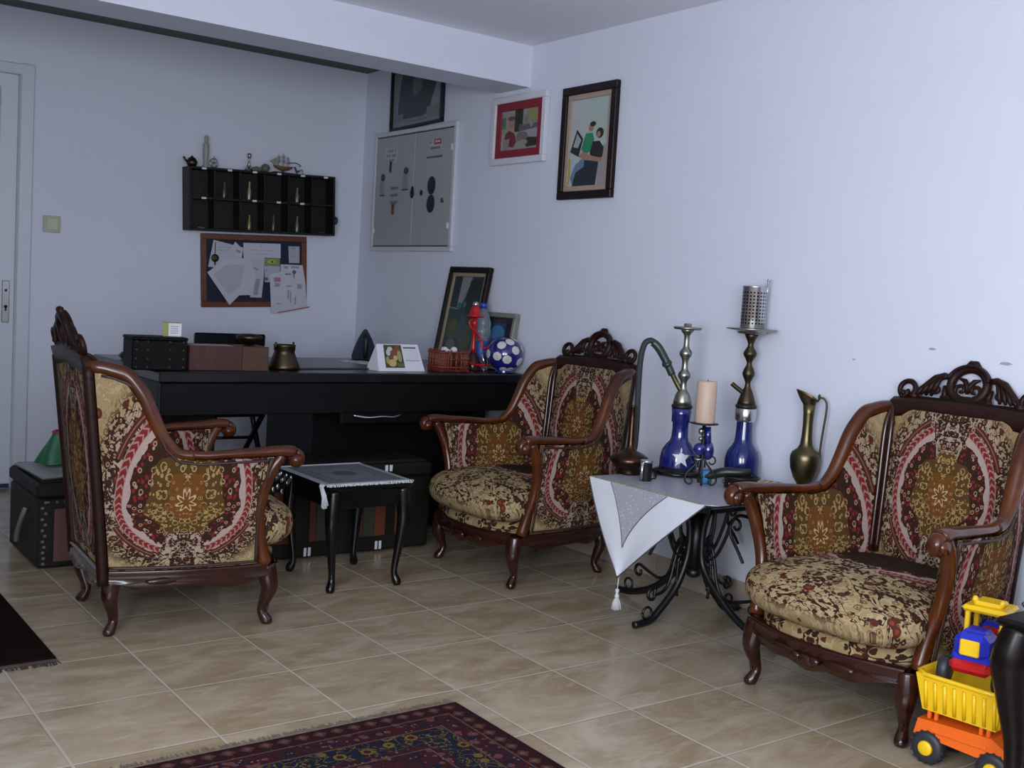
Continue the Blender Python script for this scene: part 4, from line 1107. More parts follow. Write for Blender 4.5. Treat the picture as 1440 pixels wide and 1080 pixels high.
# spotted ball
B = thing('spotted_ball', 'round dark blue money pot with white spots, right end of the desk', 'ball', (1.288, 1.300, dz), R(10))
m = MB(); m.lathe([(.0, .0), (.040, .0), (.050, .004)] + [(.085 * math.cos(a), .084 + .080 * math.sin(a)) for a in [(-68 + 158 * i / 18) * PI / 180 for i in range(19)]] + [(0, .164)], 36)
sb = m.build('body', plain('deep_blue_glaze', (.012, .014, .15), .15, Coat_Weight=.8), B)
m = MB()
def spot(th, ph, r):
    cx_ = Vector((math.cos(ph) * math.cos(th) * .085, math.cos(ph) * math.sin(th) * .085, math.sin(ph) * .080)); n_ = cx_.normalized(); t1 = n_.orthogonal().normalized(); t2 = n_.cross(t1)
    vs = []
    for rr in (0, .5, 1):
        for k in range(14):
            q = (n_ + (t1 * math.cos(2 * PI * k / 14) + t2 * math.sin(2 * PI * k / 14)) * rr * r * (1 + .08 * (k % 2))).normalized()
            vs.append((q.x * .0862, q.y * .0862, .084 + q.z * .0812))
    fs = [tuple(range(14))] + [(j * 14 + k, j * 14 + (k + 1) % 14, j * 14 + 14 + (k + 1) % 14, j * 14 + 14 + k) for k in range(14) for j in (0, 1)]
    m.add(vs, fs, smooth=True)
for (th, ph) in ((-100, 18), (-58, 25), (-78, -22), (-128, -15), (-150, 35), (-30, -10), (-115, 50), (-60, 62), (10, 30), (60, 10), (110, 30), (160, 0), (-160, -5)): spot(R(th), R(ph), .24)
for th in (-140, -105, -72, -40, 0, 50, 100, 150): spot(R(th), R(-56), .20)
m.build('spots', plain('white_spot', (.60, .58, .56), .3), sb)
# bottle
B = thing('water_bottle', 'clear plastic water bottle with blue cap behind the red hookah', 'bottle', (1.275, 1.470, dz))
m = MB(); m.lathe([(.0, .0), (.034, .0), (.038, .006), (.038, .15), (.035, .155), (.038, .16), (.038, .19), (.035, .195), (.038, .20), (.037, .225), (.028, .255), (.015, .275), (.013, .285), (.0, .286)], 32)
mbt = plain('bottle_plastic', (.50, .56, .62), .08, Transmission_Weight=.75, IOR=1.3); m.build('body', mbt, B)
m = MB(); m.lathe([(.0, .284), (.016, .284), (.016, .306), (.013, .308), (.0, .308)], 20); m.build('cap', plain('blue_cap', (.03, .05, .40), .3), B)
m = MB(); m.lathe([(.0385, .050), (.0388, .051), (.0388, .135), (.0385, .136)], 32); m.build('label_band', plain('blue_label', (.03, .07, .28), .4), B)

# ------------------------------------------------------------------ pictures
def picture(name, label, y0, y1, z0, z1, frame, fw, mount=None, mw_=0, polys=(), bg=(.4, .4, .4), lean=0.0, depth=.024, tilt=0.0, xw=None, fr_rough=.3, wall='R'):
    """a framed picture on the right wall; local x runs from far (left in the photo) to near"""
    W, Hh = y1 - y0, z1 - z0
    P = thing(name, label, 'picture frame', group='framed pictures')
    base = Vector((WX - .001 if xw is None else xw, y1, z0))
    # local axes: X -> -y world, Y -> into room (-x), Z up
    M = Matrix.Translation(base) @ Matrix(((0, -1, 0, 0), (-1, 0, 0, 0), (0, 0, 1, 0), (0, 0, 0, 1))) 
    M = M @ Matrix.Rotation(tilt, 4, 'Y') @ Matrix.Rotation(lean, 4, 'X')
    P.matrix_world = M
    m = MB()
    def bar(a, b):  # mitred bars
        pass
    for (x, z, w_, h_) in ((W / 2, fw / 2, W, fw), (W / 2, Hh - fw / 2, W, fw), (fw / 2, Hh / 2, fw, Hh - 2 * fw), (W - fw / 2, Hh / 2, fw, Hh - 2 * fw)):
        m.box((x, depth / 2, z), (w_, depth, h_), bev=.003)
    f = m.build('frame', frame, P)
    m = MB(); m.box((W / 2, .004, Hh / 2), (W - fw * 1.2, .006, Hh - fw * 1.2)); m.build('backing', mount or flat(bg), P)
    a0, a1, c0, c1 = fw + mw_, W - fw - mw_, fw + mw_, Hh - fw - mw_
    if mount and mw_ > 0:
        m = MB()
        for (x, z, w_, h_) in ((W / 2, fw + mw_ / 2, W - 2 * fw, mw_), (W / 2, Hh - fw - mw_ / 2, W - 2 * fw, mw_), (fw + mw_ / 2, Hh / 2, mw_, Hh - 2 * fw - 2 * mw_), (W - fw - mw_ / 2, Hh / 2, mw_, Hh - 2 * fw - 2 * mw_)):
            m.box((x, .010, z), (w_, .010, h_), bev=.0015)
        m.build('inner_frame', mount, P)
    cols = []; m = MB()
    allp = [(bg, rect(0, 0, 1, 1))] + list(polys)
    for i, (c, pts) in enumerate(allp):
        if c not in cols: cols.append(c)
        pts = [(min(1, max(0, u)), min(1, max(0, v))) for u, v in pts]
        m.add([(a0 + (a1 - a0) * u, .0078 + .00012 * i, c0 + (c1 - c0) * v) for u, v in pts], [tuple(range(len(pts)))], mi=cols.index(c))
    ph = m.build('print', [flat(c, .35) for c in cols], P)
    # make sure faces look into the room
    return P
m_frblack = plain('black_frame', (.003, .003, .004), .4); m_frdark = wood_mat('dark_frame', (.006, .003, .003), (.014, .006, .005), .4, coat=0, spec=.25)
m_beige = plain('beige_mount', (.36, .27, .22), .6); m_gold = plain('dull_gold_mount', (.28, .23, .15), .45)
skin = (.34, .18, .13); hair = (.02, .015, .015)
picture('framed_photo', 'portrait photo of two hugging people in a wide dark frame, right-most on the wall', .735, 1.090, 1.498, 1.976, m_frdark, .034, m_beige, .022, [
    ((.42, .44, .44), rect(0, .55, .5, 1)), ((.36, .44, .40), rect(.5, .5, 1, 1)), ((.30, .27, .27), rect(.78, .0, 1, .45)),
    ((.015, .02, .03), [(.12, 0), (.75, 0), (.80, .26), (.55, .33), (.30, .30), (.15, .12)]), ((.12, .20, .30), [(.05, .10), (.18, .25), (.42, .33), (.42, .22), (.20, .16), (.12, .02)]),
    ((.02, .22, .10), [(.32, .42), (.42, .60), (.60, .60), (.66, .52), (.60, .40), (.45, .36)]), (hair, [(.55, .36), (.62, .50), (.80, .50), (.92, .42), (.90, .32), (.75, .28)]),
    (skin, [(.25, .34), (.40, .30), (.85, .26), (.90, .30), (.60, .34), (.36, .40)]), (skin, blob(.56, .66, .07, .045)), (hair, blob(.60, .70, .08, .03)), (hair, blob(.80, .59, .10, .06)), (skin, blob(.77, .575, .05, .035)),
    ((.02, .02, .02), [(.02, .40), (.18, .66), (.36, .54), (.26, .34)]), ((.30, .38, .36), [(.10, .46), (.19, .61), (.31, .53), (.23, .44)]), ((.40, .34, .03), rect(0, .03, .04, .32))], bg=(.40, .45, .47), tilt=0)
picture('framed_photo', 'white framed photo with a red mount showing people eating at a table', 1.203, 1.618, 1.675, 1.988, plain('white_frame', (.62, .62, .68), .3, var=.03), .030, plain('red_mount', (.22, .012, .028), .6), .036, [
    ((.10, .16, .10), rect(.0, .55, .12, .85)), ((.26, .24, .12), rect(.68, .62, 1, 1)), ((.03, .025, .02), rect(.36, .45, .58, 1)), ((.10, .10, .12), rect(.48, .40, 1, .62)), ((.30, .29, .30), [(.5, .45), (1, .50), (1, .26), (.75, .24)]),
    ((.02, .02, .02), [(.60, .30), (1, .26), (1, .06), (.70, .04)]), ((.15, .015, .02), [(.08, .12), (.12, .42), (.22, .50), (.36, .42), (.44, .22), (.36, .06)]), ((.26, .20, .18), [(.08, .0), (.10, .28), (.24, .30), (.22, .0)]), (skin, blob(.28, .66, .09, .13)), ((.10, .08, .07), blob(.27, .80, .10, .06)),
    ((.18, .14, .11), blob(.58, .32, .16, .12)), ((.30, .24, .20), blob(.62, .17, .12, .07)), ((.24, .15, .12), blob(.46, .24, .05, .05)), ((.34, .34, .32), rect(.02, .02, .07, .4)), ((.20, .18, .18), blob(.66, .74, .04, .10)), ((.26, .25, .26), blob(.82, .60, .04, .08))], bg=(.28, .27, .24))
picture('framed_print', 'grey-green silhouette print in a thin black frame, partly behind the ceiling beam', 2.068, 2.588, 1.916, 2.235, m_frblack, .014, None, 0, [
    ((.16, .20, .22), rect(.04, .08, .96, .98)), ((.035, .050, .058), [(.10, .22), (.22, .14), (.60, .13), (.74, .18), (.80, .45), (.92, .70), (.90, 1), (.18, 1), (.12, .6)]), ((.11, .13, .14), [(.44, .50), (.58, .62), (.62, .96), (.40, .96), (.40, .62)]), ((.03, .05, .06), [(.40, .44), (.62, .56), (.70, .48), (.50, .36)]),
    ((.20, .24, .25), [(.78, .30), (.95, .30), (.95, .9), (.86, .62)]), ((.15, .18, .19), rect(.70, .12, .95, .27)), ((.09, .10, .11), rect(.35, .065, .72, .085)), ((.14, .17, .18), rect(.08, .10, .22, .24))], bg=(.20, .23, .24), tilt=R(-1.2))
# leaning pictures on the desk
p = picture('framed_photo', 'tall dark framed picture leaning against the wall on the desk', 1.552, 1.902, DZT + .006, DZT + .006 + .475, m_frdark, .028, m_gold, .018, [
    ((.015, .03, .04), rect(0, .5, .25, 1)), ((.22, .21, .25), [(.24, .60), (.26, 1), (.60, 1), (.45, .72), (.30, .55)]), ((.012, .022, .020), [(.5, .6), (.55, .95), (1, 1), (1, .5), (.7, .45)]), ((.02, .05, .055), rect(.05, .38, .35, .60)), ((.02, .16, .10), blob(.32, .62, .07, .05)), ((.07, .08, .03), blob(.25, .32, .2, .14)), ((.03, .07, .10), [(.40, .2), (.45, .5), (.62, .5), (.66, .15)]), ((.06, .075, .05), blob(.7, .22, .22, .16)), ((.10, .12, .12), blob(.28, .12, .16, .07)),
    ((.20, .20, .22), blob(.42, .75, .04, .03)), ((.10, .10, .12), blob(.5, .64, .06, .04)), ((.20, .22, .22), [(.02, .60), (.28, .585), (.28, .57), (.02, .585)])], bg=(.03, .045, .045), lean=R(10), xw=WX - .086)
p = picture('framed_photo', 'small grey framed picture leaning on the wall behind the spotted ball', 1.320, 1.575, DZT + .004, DZT + .004 + .265, plain('grey_gold_frame', (.20, .20, .15), .4), .022, None, 0, [
    ((.05, .16, .36), blob(.42, .62, .30, .22)), ((.03, .09, .28), blob(.40, .30, .32, .26)), ((.01, .01, .012), rect(.72, .3, 1, .9)), ((.02, .02, .03), rect(0, .88, 1, 1)), ((.05, .18, .22), blob(.58, .56, .1, .12)), ((.10, .12, .14), blob(.85, .2, .12, .1))], bg=(.02, .045, .10), lean=R(10), xw=WX - .052)

# ------------------------------------------------------------------ meter cabinet
m_cab = plain('cabinet_enamel', (.36, .37, .38), .45, var=.05, scale=4)
P = thing('meter_cabinet', 'grey double-door metal cabinet with stickers and magnets on the right wall', 'cabinet')
P.matrix_world = Matrix.Translation((WX - .0005, 2.748, 1.272)) @ Matrix(((0, -1, 0, 0), (-1, 0, 0, 0), (0, 0, 1, 0), (0, 0, 0, 1)))
W, Hh = .828, .645
m = MB()
for (x, z, w_, h_) in ((W / 2, .012, W, .024), (W / 2, Hh - .012, W, .024), (.012, Hh / 2, .024, Hh - .048), (W - .012, Hh / 2, .024, Hh - .048)): m.box((x, .010, z), (w_, .020, h_), bev=.003)
m.box((W / 2, .002, Hh / 2), (W - .03, .004, Hh - .03)); m.build('frame', plain('white_enamel', (.55, .57, .62), .4, var=.03), P)
doors = []
for i, (x0, x1) in enumerate(((.028, W / 2 + .018), (W / 2 + .022, W - .028))):
    m = MB(); m.box(((x0 + x1) / 2, .010, Hh / 2), (x1 - x0, .012, Hh - .058), bev=.002); d = m.build('cabinet_door', m_cab, P); doors.append(d)
m = MB()
for z in (.028, Hh - .028): m.box((W / 2, .0165, z), (W - .07, .003, .004))
m.build('door_gap', flat((.03, .03, .035)), P)
for x, z in ((.036, .11), (W - .040, .13), (W - .035, .52)): 
    m = MB(); m.box((x, .019, z), (.012, .008, .03), bev=.002); m.build('hinge', m_white, doors[0] if x < .2 else doors[1])
def cp(x, z, w_, h_): return (x, .0168, z)
gap = .0165
def stick(name, x, z, w_, h_, c, th=.002, par=None):
    m = MB(); m.box((x, gap + th / 2, z), (w_, th, h_), bev=min(.001, th / 3)); return m.build(name, flat(c), par)
def U(px_y, z): return 2.775 - px_y, z - 1.272
def txt(s, size, x, z, c, par, name='sticker_text', y=.0195):
    cu_ = bpy.data.curves.new(name, 'FONT'); cu_.body = s; cu_.size = size; cu_.extrude = .0003; cu_.align_x = 'CENTER'; cu_.align_y = 'CENTER'
    o = bpy.data.objects.new('t', cu_); COL.objects.link(o); bpy.context.view_layer.update()
    me = bpy.data.meshes.new_from_object(o.evaluated_get(bpy.context.evaluated_depsgraph_get())); bpy.data.objects.remove(o)
    me.materials.clear(); me.materials.append(flat(c)); q = bpy.data.objects.new(name, me); COL.objects.link(q)
    q.parent = par; q.location = (x, y, z); q.rotation_euler = (R(90), 0, 0); return q
# stickers as separate magnets, parts of the doors
d0, d1 = doors
stick('lettered_sticker', .19, .515, .135, .085, (.43, .44, .47), .001, d0)
m = MB()
for r_ in range(3):
    for k in range(7): 
        if (k * 3 + r_) % 5: m.box((.145 + k * .0145, gap + .0016, .540 - r_ * .026), (.010, .0006, .014))
m.build('faded_lettering', flat((.20, .21, .25)), d0)
def magnet(name, lab, parts, group=None):
    T_ = thing(name, lab, 'magnet', group='magnets on the grey cabinet'); T_.matrix_world = P.matrix_world
    for (nm, kind, x, z, w_, h_, c) in parts:
        m = MB()
        if kind == 'b': m.box((x, gap + .002, z), (w_, .004, h_), bev=.001)
        else: m.lathe([(0, 0), (w_, 0), (w_, .004), (w_ * .9, .005), (0, .005)], 24, mat=Matrix.Translation((x, gap, z)) @ Matrix.Rotation(R(-90), 4, 'X') @ Matrix.Diagonal((1, h_ / w_, 1, 1)))
        m.build(nm, flat(c), T_)
    return T_
magnet('souvenir_magnet', 'small grey magnet tag with dark round top at the left edge of the grey cabinet', [('plate', 'b', .110, .345, .052, .075, (.26, .27, .30)), ('dark_top', 'd', .112, .400, .020, .020, (.03, .04, .05)), ('dark_foot', 'b', .110, .302, .052, .006, (.06, .06, .07))])
magnet('souvenir_magnet', 'grey tag magnet with dark top and foot in the middle of the grey cabinet', [('plate', 'b', .355, .370, .058, .075, (.25, .26, .30)), ('dark_top', 'd', .355, .425, .022, .018, (.05, .055, .06)), ('dark_foot', 'b', .350, .325, .058, .008, (.05, .05, .06))])
magnet('figure_magnet', 'slim black figure magnet below the faded lettering on the grey cabinet', [('figure', 'd', .188, .452, .008, .030, (.03, .03, .035)), ('head', 'd', .192, .475, .009, .009, (.03, .03, .035))])
magnet('figure_magnet', 'small yellow and brown figure magnet under the three word strips', [('figure', 'b', .235, .225, .030, .060, (.16, .11, .03)), ('detail', 'd', .240, .240, .010, .012, (.04, .03, .02))])
for i, z in enumerate((.338, .300, .262)):
    magnet('word_magnet', ('topmost', 'middle', 'lowest')[i] + ' of the three dark lettered strip magnets', [('strip', 'b', .240, z, .072, .014, (.16, .17, .20))])
magnet('round_magnet', 'black pear-shaped magnet left of the two black discs on the grey cabinet', [('disc', 'd', .428, .303, .018, .026, (.012, .012, .015)), ('knob', 'd', .430, .328, .010, .012, (.012, .012, .015))])
magnet('round_magnet', 'very small black magnet just left of the upper black disc', [('disc', 'd', .520, .302, .011, .015, (.012, .012, .015))])
magnet('disc_magnet', 'upper of the two large black disc magnets on the grey cabinet', [('disc', 'd', .617, .336, .036, .046, (.012, .014, .018))])
magnet('disc_magnet', 'lower of the two large black disc magnets on the grey cabinet', [('disc', 'd', .617, .243, .036, .046, (.012, .014, .018))])
magnet('figure_magnet', 'small dark grey magnet near the right edge of the grey cabinet', [('figure', 'b', .722, .258, .018, .022, (.06, .06, .07)), ('wing', 'b', .732, .250, .014, .012, (.06, .06, .07))])
# red and white name sticker
stick('name_sticker', .635, .540, .115, .050, (.45, .45, .48), .001, d1)
stick('red_patch', .655, .556, .066, .026, (.30, .02, .03), .0016, d1)
stick('dark_bar', .628, .480, .150, .010, (.10, .10, .11), .0016, d1)
m = MB()
for k in range(6): m.box((.635 + k * .008, gap + .0022, .557), (.005, .0006, .012))
m.build('white_lettering', flat((.55, .55, .58)), d1)
m = MB()
for k in range(9): m.box((.590 + k * .011, gap + .0016, .525), (.007, .0006, .013))
for k in range(5): m.box((.588, gap + .0016, .55 + k * .002), (.010, .0006, .002))
m.build('red_lettering', flat((.25, .06, .08)), d1)

# ------------------------------------------------------------------ wall shelf
P = thing('wall_shelf', 'dark wooden pigeonhole shelf with twelve compartments hanging on the back wall', 'shelf')
P.matrix_world = Matrix.Translation((.356, 2.9035, 1.306)) @ Matrix.Rotation(-R(2.4), 4, 'Y')
SW, SH, SD = .822, .322, .10
m_shelf = wood_mat('dark_shelf', (.004, .0035, .003), (.008, .006, .004), .55, coat=.0)
m = MB(); m.box((SW / 2, -.003, SH / 2), (SW, .006, SH)); m.build('back_board', m_shelf, P)
m = MB()
m.box((SW / 2, -SD / 2, .006), (SW, SD, .012), bev=.002); m.box((SW / 2, -SD / 2, SH - .006), (SW, SD, .012), bev=.002)
for x in (.006, SW - .006): m.box((x, -SD / 2, SH / 2), (.012, SD, SH - .024), bev=.002)
m.build('case', m_shelf, P)
m = MB(); m.box((SW / 2, -SD / 2 + .002, SH / 2 + .004), (SW - .024, SD - .01, .010)); m.build('middle_shelf', m_shelf, P)
for i in range(1, 6):
    m = MB(); m.box((SW * i / 6, -SD / 2 + .002, SH / 2), (.008, SD - .010, SH - .026)); m.build('divider', m_shelf, P)
for i in range(6):
    m = MB(); m.box((SW * (i + .5) / 6 + .01, -SD - .0008, SH - .008), (.024, .0016, .010)); m.build('number_tag', m_white, P)
for i in (0, 2, 3, 4):
    m = MB(); m.box((SW * (i + .5) / 6 + .01, -SD + .0045, SH / 2 + .004), (.024, .002, .010)); m.build('number_tag', m_white, P)
def onshelf(x, z, y=-.05):
    return P.matrix_world @ Vector((x, y, z))
m_pale = plain('pale_green_stone', (.30, .32, .26), .5, var=.2); m_glim = plain('dull_glass_bottle', (.22, .20, .12), .2, .3); 
for (i, row, h_, c, lab) in ((1, 1, .085, (.10, .09, .06), 'dim slim bottle in the second upper compartment of the dark shelf'), (2, 1, .095, (.34, .32, .20), 'bright slim bottle in the third upper compartment of the dark shelf'), (4, 1, .080, (.22, .21, .15), 'short slim bottle in the fifth upper compartment of the dark shelf'),
                       (2, 0, .080, (.22, .21, .08), 'yellowish slim bottle in the third lower compartment of the dark shelf'), (3, 0, .085, (.08, .08, .08), 'dark slim bottle in the fourth lower compartment of the dark shelf'), (4, 0, .085, (.18, .18, .16), 'grey slim bottle in the fifth lower compartment of the dark shelf')):
    z = (.0125 if row == 0 else SH / 2 + .0095); q = onshelf(SW * (i + .42) / 6, z, -.070)
    m = MB(); m.lathe([(0, 0), (.009, 0), (.010, .004), (.010, h_ * .55), (.005, h_ * .68), (.0045, h_ * .9), (.006, h_ * .92), (.006, h_), (0, h_)], 14)
    tag(m.build('small_bottle', plain('shelf_bottle_%d' % (i * 2 + row), c, .25, .3), None, q), lab, 'bottle', 'small bottles in the dark shelf')
for (i, lab, w_) in ((0, 'flat pale trinket lying in the first lower compartment of the dark shelf', .04), (5, 'flat dull trinket lying in the last lower compartment of the dark shelf', .045)):
    q = onshelf(SW * (i + .5) / 6, .0125, -.080); m = MB(); m.lathe([(0, 0), (w_ / 2, .001), (w_ / 2, .004), (0, .006)], 18, sy=.5)
    tag(m.build('trinket', plain('trinket_%d' % i, (.20, .20, .16) if i == 0 else (.07, .07, .05), .5), None, q), lab, 'trinket', 'flat trinkets in the dark shelf')
q = onshelf(.10, SH + .0005, -.06)
m = MB(); m.lathe([(0, 0), (.016, 0), (.018, .006), (.012, .014), (.011, .03), (.014, .055), (.016, .085), (.013, .105), (.017, .112), (.010, .124), (.008, .132), (.011, .145), (.010, .158), (0, .166)], 18)
tag(m.build('statuette', m_pale, None, q), 'tall pale green standing statuette on top of the dark shelf', 'statuette')
q = onshelf(.030, SH + .0005, -.055); T_ = thing('teapot_ornament', 'small dark teapot ornament at the left end of the shelf top', 'ornament', q)
m = MB(); m.lathe([(0, 0), (.018, 0), (.026, .014), (.027, .026), (.018, .042), (.008, .048), (.004, .054), (0, .056)], 20); m.build('body', m_brassd, T_)
m = MB(); m.tube([(-.020, 0, .018), (-.036, 0, .032), (-.044, 0, .046)], [.007, .005, .006], 8); m.build('spout', m_brassd, T_)
q = onshelf(.145, SH + .0005, -.06); m = MB(); m.tube([(.022 * math.cos(a), 0, .026 + .022 * math.sin(a)) for a in [2 * PI * k / 24 for k in range(24)]], .003, 6, closed=True)
for k in range(5): m.tube([(0, 0, .026), (.020 * math.cos(k * 1.257 + PI / 2), 0, .026 + .020 * math.sin(k * 1.257 + PI / 2))], .0022, 6)
m.tube([(-.012, 0, .0015), (.012, 0, .0015)], .003, 6); m.tube([(0, 0, .047), (0, 0, .060)], .0025, 6)
tag(m.build('star_medal', m_silver, None, q), 'small round silver star medal standing right of the statuette', 'ornament')
q = onshelf(.335, SH + .0005, -.06); m = MB(); m.lathe([(0, 0), (.016, 0), (.014, .006), (.006, .012), (.004, .03), (.007, .040), (.004, .048), (.003, .062), (.009, .070), (.011, .084), (.008, .090), (0, .092)], 16)
m.tube([(-.006, 0, .03), (-.020, 0, .004)], .003, 6); m.tube([(.006, 0, .03), (.020, 0, .004)], .003, 6)
tag(m.build('trophy', m_silver, None, q), 'thin silver goblet ornament in the middle of the shelf top', 'ornament')
q = onshelf(.382, SH + .0005, -.055); m = MB()
for k, (x, r_) in enumerate(((-.020, .014), (-.002, .017), (.014, .015))): m.ball((x, 0, r_ * .8), (r_, r_ * .9, r_ * .8), 12)
tag(m.build('stone', plain('grey_stone', (.14, .14, .12), .7, var=.3, bump=.4), None, q), 'lumpy grey stone beside the silver goblet on the shelf top', 'stone')
q = onshelf(.430, SH + .0005, -.055); m = MB(); m.ball((0, 0, .022), (.024, .020, .022), 14); m.ball((.006, -.012, .030), (.010, .008, .008), 8)
tag(m.build('shell', plain('brown_shell', (.12, .11, .07), .6, var=.4, bump=.4), None, q), 'round brown shell left of the model ship', 'shell')
q = onshelf(.530, SH + .0005, -.055); S_ = thing('model_ship', 'small model sailing ship on top of the dark shelf', 'model ship', q)
m = MB(); m.box((0, 0, .003), (.11, .03, .006), bev=.001); m.tube([(0, 0, .004), (0, 0, .02)], .004, 6); m.build('stand', m_brassd, S_)
m = MB()
def hull(a, b):
    x = -.055 + .11 * a; k = math.sin(PI * min(1, max(0, a * .92 + .04))) ** .5; th = PI * b
    return (x, .014 * k * math.cos(th), .036 + .012 * abs(a - .5) - .024 * k * math.sin(th))
m.grid(hull, 16, 10); m.grid(lambda a, b: (hull(a, 0)[0], hull(a, 0)[1] * (1 - 2 * b), hull(a, 0)[2]), 16, 2); m.build('hull', plain('ship_hull', (.13, .07, .02), .5, var=.4), S_)
m = MB()
for x, h_ in ((-.028, .095), (.0, .108), (.026, .092)): m.tube([(x, 0, .034), (x, 0, h_)], .0014, 5)
m.tube([(-.05, 0, .045), (-.078, 0, .060)], .0014, 5); m.build('masts', m_brassd, S_)
m = MB()
for x, zz_, w_ in ((-.028, .060, .022), (-.028, .080, .018), (.0, .062, .024), (.0, .086, .020), (.026, .058, .022), (.026, .078, .018)):
    m.grid(lambda a, b: (x - .004 * math.sin(PI * b) + (a - .5) * w_ * .9, -.010 + .020 * a * .4 - .004 * math.sin(PI * a), zz_ - .009 + .018 * b), 5, 5)
m.add([(-.075, 0, .060), (-.030, 0, .085), (-.034, 0, .048)], [(0, 1, 2)]); m.build('sails', plain('sail_metal', (.34, .33, .30), .4, .4), S_)
q = onshelf(.612, SH + .0005, -.055); m = MB(); m.tube(smooth_path([(-.05, 0, .055), (-.01, 0, .060), (.02, 0, .050), (.012, 0, .042)]), .0022, 6); m.tube(smooth_path([(0, 0, .010), (-.010, 0, .030), (-.014, 0, .040)]), .005, 7); m.tube([(0, 0, .012), (.014, 0, .022)], .004, 6)
m.tube(smooth_path([(.012, 0, .018), (.024, 0, .028), (.034, 0, .020), (.032, 0, .002)]), .002, 6); m.tube([(-.03, 0, .002), (.034, 0, .002)], .002, 6); m.tube([(0, 0, .002), (0, 0, .012)], .002, 6)
tag(m.build('wire_bird', plain('dark_wire', (.03, .035, .05), .4, .5), None, q), 'dark wire bird ornament right of the model ship', 'ornament')
m = MB(); m.lathe([(0, 0), (.022, 0), (.024, .005), (.022, .018), (.014, .022), (0, .022)], 20, mat=Matrix.Rotation(R(90), 4, 'Y'))
tag(m.build('pencil_sharpener', plain('blue_black_plastic', (.03, .035, .05), .3), None, onshelf(SW + .0008, .085, -.075)), 'small round dark gadget fixed on the right end of the dark shelf', 'gadget')

# ------------------------------------------------------------------ pin board
P = thing('pin_board', 'orange wooden framed navy pin board covered with papers under the dark shelf', 'pin board')
P.matrix_world = Matrix.Translation((.466, 2.9035, .914)) @ Matrix.Rotation(-R(2.6), 4, 'Y')
PW, PH = .600, .385
m = MB(); m.box((PW / 2, -.003, PH / 2), (PW - .02, .006, PH - .02)); m.build('board', flat((.010, .014, .035), .8), P)
mo = wood_mat('orange_frame', (.11, .032, .014), (.16, .050, .020), .4, coat=.2)
m = MB()
for (x, z, w_, h_) in ((PW / 2, .015, PW, .030), (PW / 2, PH - .015, PW, .030), (.015, PH / 2, .030, PH - .06), (PW - .015, PH / 2, .030, PH - .06)): m.box((x, -.009, z), (w_, .018, h_), bev=.003)
m.build('frame', mo, P)
# coordinates from the photograph of the board: u = px across board, v up
def paper(lab, pts, y, c=(.50, .50, .58), marks=(), group='papers on the pin board'):
    T_ = thing('pinned_paper', lab, 'paper', group=group); T_.matrix_world = P.matrix_world
    q = [((a - 65) / 1265 * PW, PH - (b - 20) / 890 * PH) for a, b in pts]
    m = MB(); m.prism(q, .0008, 'xz', -y); m.build('sheet', flat(c), T_)
    if marks:
        cols = []; m = MB()
        for (c2, mp) in marks:
            if c2 not in cols: cols.append(c2)
            qq = [((a - 65) / 1265 * PW, PH - (b - 20) / 890 * PH) for a, b in mp]
            m.add([(a, -y - .0006, b) for a, b in qq], [tuple(range(len(qq)))], mi=cols.index(c2))
        m.build('writing', [flat(c2) for c2 in cols], T_)
    return T_
def rc(x0, y0, x1, y1): return [(x0, y0), (x1, y0), (x1, y1), (x0, y1)]
gr = (.26, .27, .33); pk = (.40, .16, .26)
paper('tilted white sheet at the upper left of the pin board', [(215, 95), (560, 180), (520, 470), (150, 420)], .0068, (.47, .47, .54), [(gr, rc(260, 180, 420, 186)), (gr, rc(260, 215, 400, 221)), (pk, [(440, 210), (500, 190), (540, 230), (500, 265)])])
paper('white sheet with pink stamp peeking up at the top centre-left of the pin board', [(465, 110), (560, 210), (520, 300), (420, 190)], .0080, (.50, .50, .58), [(pk, [(480, 200), (530, 225), (520, 250), (470, 225)])])
paper('wide white note along the top centre of the pin board', [(560, 120), (1010, 118), (1010, 297), (560, 297)], .0086, (.50, .50, .58), [(gr, rc(620, 205, 900, 210)), (gr, rc(640, 250, 840, 255)), (gr, blob(775, 153, 9, 9))])
paper('long white sheet behind the large diamond sheet on the pin board', [(560, 297), (815, 297), (800, 560), (775, 795), (640, 790), (600, 560)], .0092, (.46, .46, .54), [(gr, [(660, 400), (740, 440), (730, 460), (650, 420)]), (gr, [(690, 560), (760, 560), (730, 760), (680, 760)])])
paper('large white sheet hung as a diamond at the left of the pin board', [(130, 490), (330, 330), (640, 300), (700, 560), (655, 760), (500, 765), (385, 885)], .0188, (.50, .50, .575), [((.42, .41, .49), [(200, 520), (330, 400), (560, 380), (520, 640), (380, 760)])])
paper('small yellow green picture near the centre of the pin board', [(815, 305), (1000, 300), (1000, 400), (815, 400)], .0086, (.20, .26, .10), [((.45, .42, .08), blob(900, 345, 55, 26)), ((.02, .02, .02), blob(905, 345, 14, 10))])
paper('small white card with list at the upper right of the pin board', [(1105, 145), (1245, 145), (1245, 355), (1115, 355)], .0086, (.40, .40, .46), [(gr, rc(1135, 160, 1190, 180)), (gr, rc(1135, 235, 1220, 240)), (gr, rc(1135, 270, 1220, 275))])
paper('grey note under the yellow picture on the pin board', [(812, 400), (1000, 400), (1000, 600), (815, 600)], .0092, (.42, .42, .50), [((.30, .28, .45), rc(830, 430, 850, 460)), ((.08, .09, .07), blob(835, 560, 20, 22))])
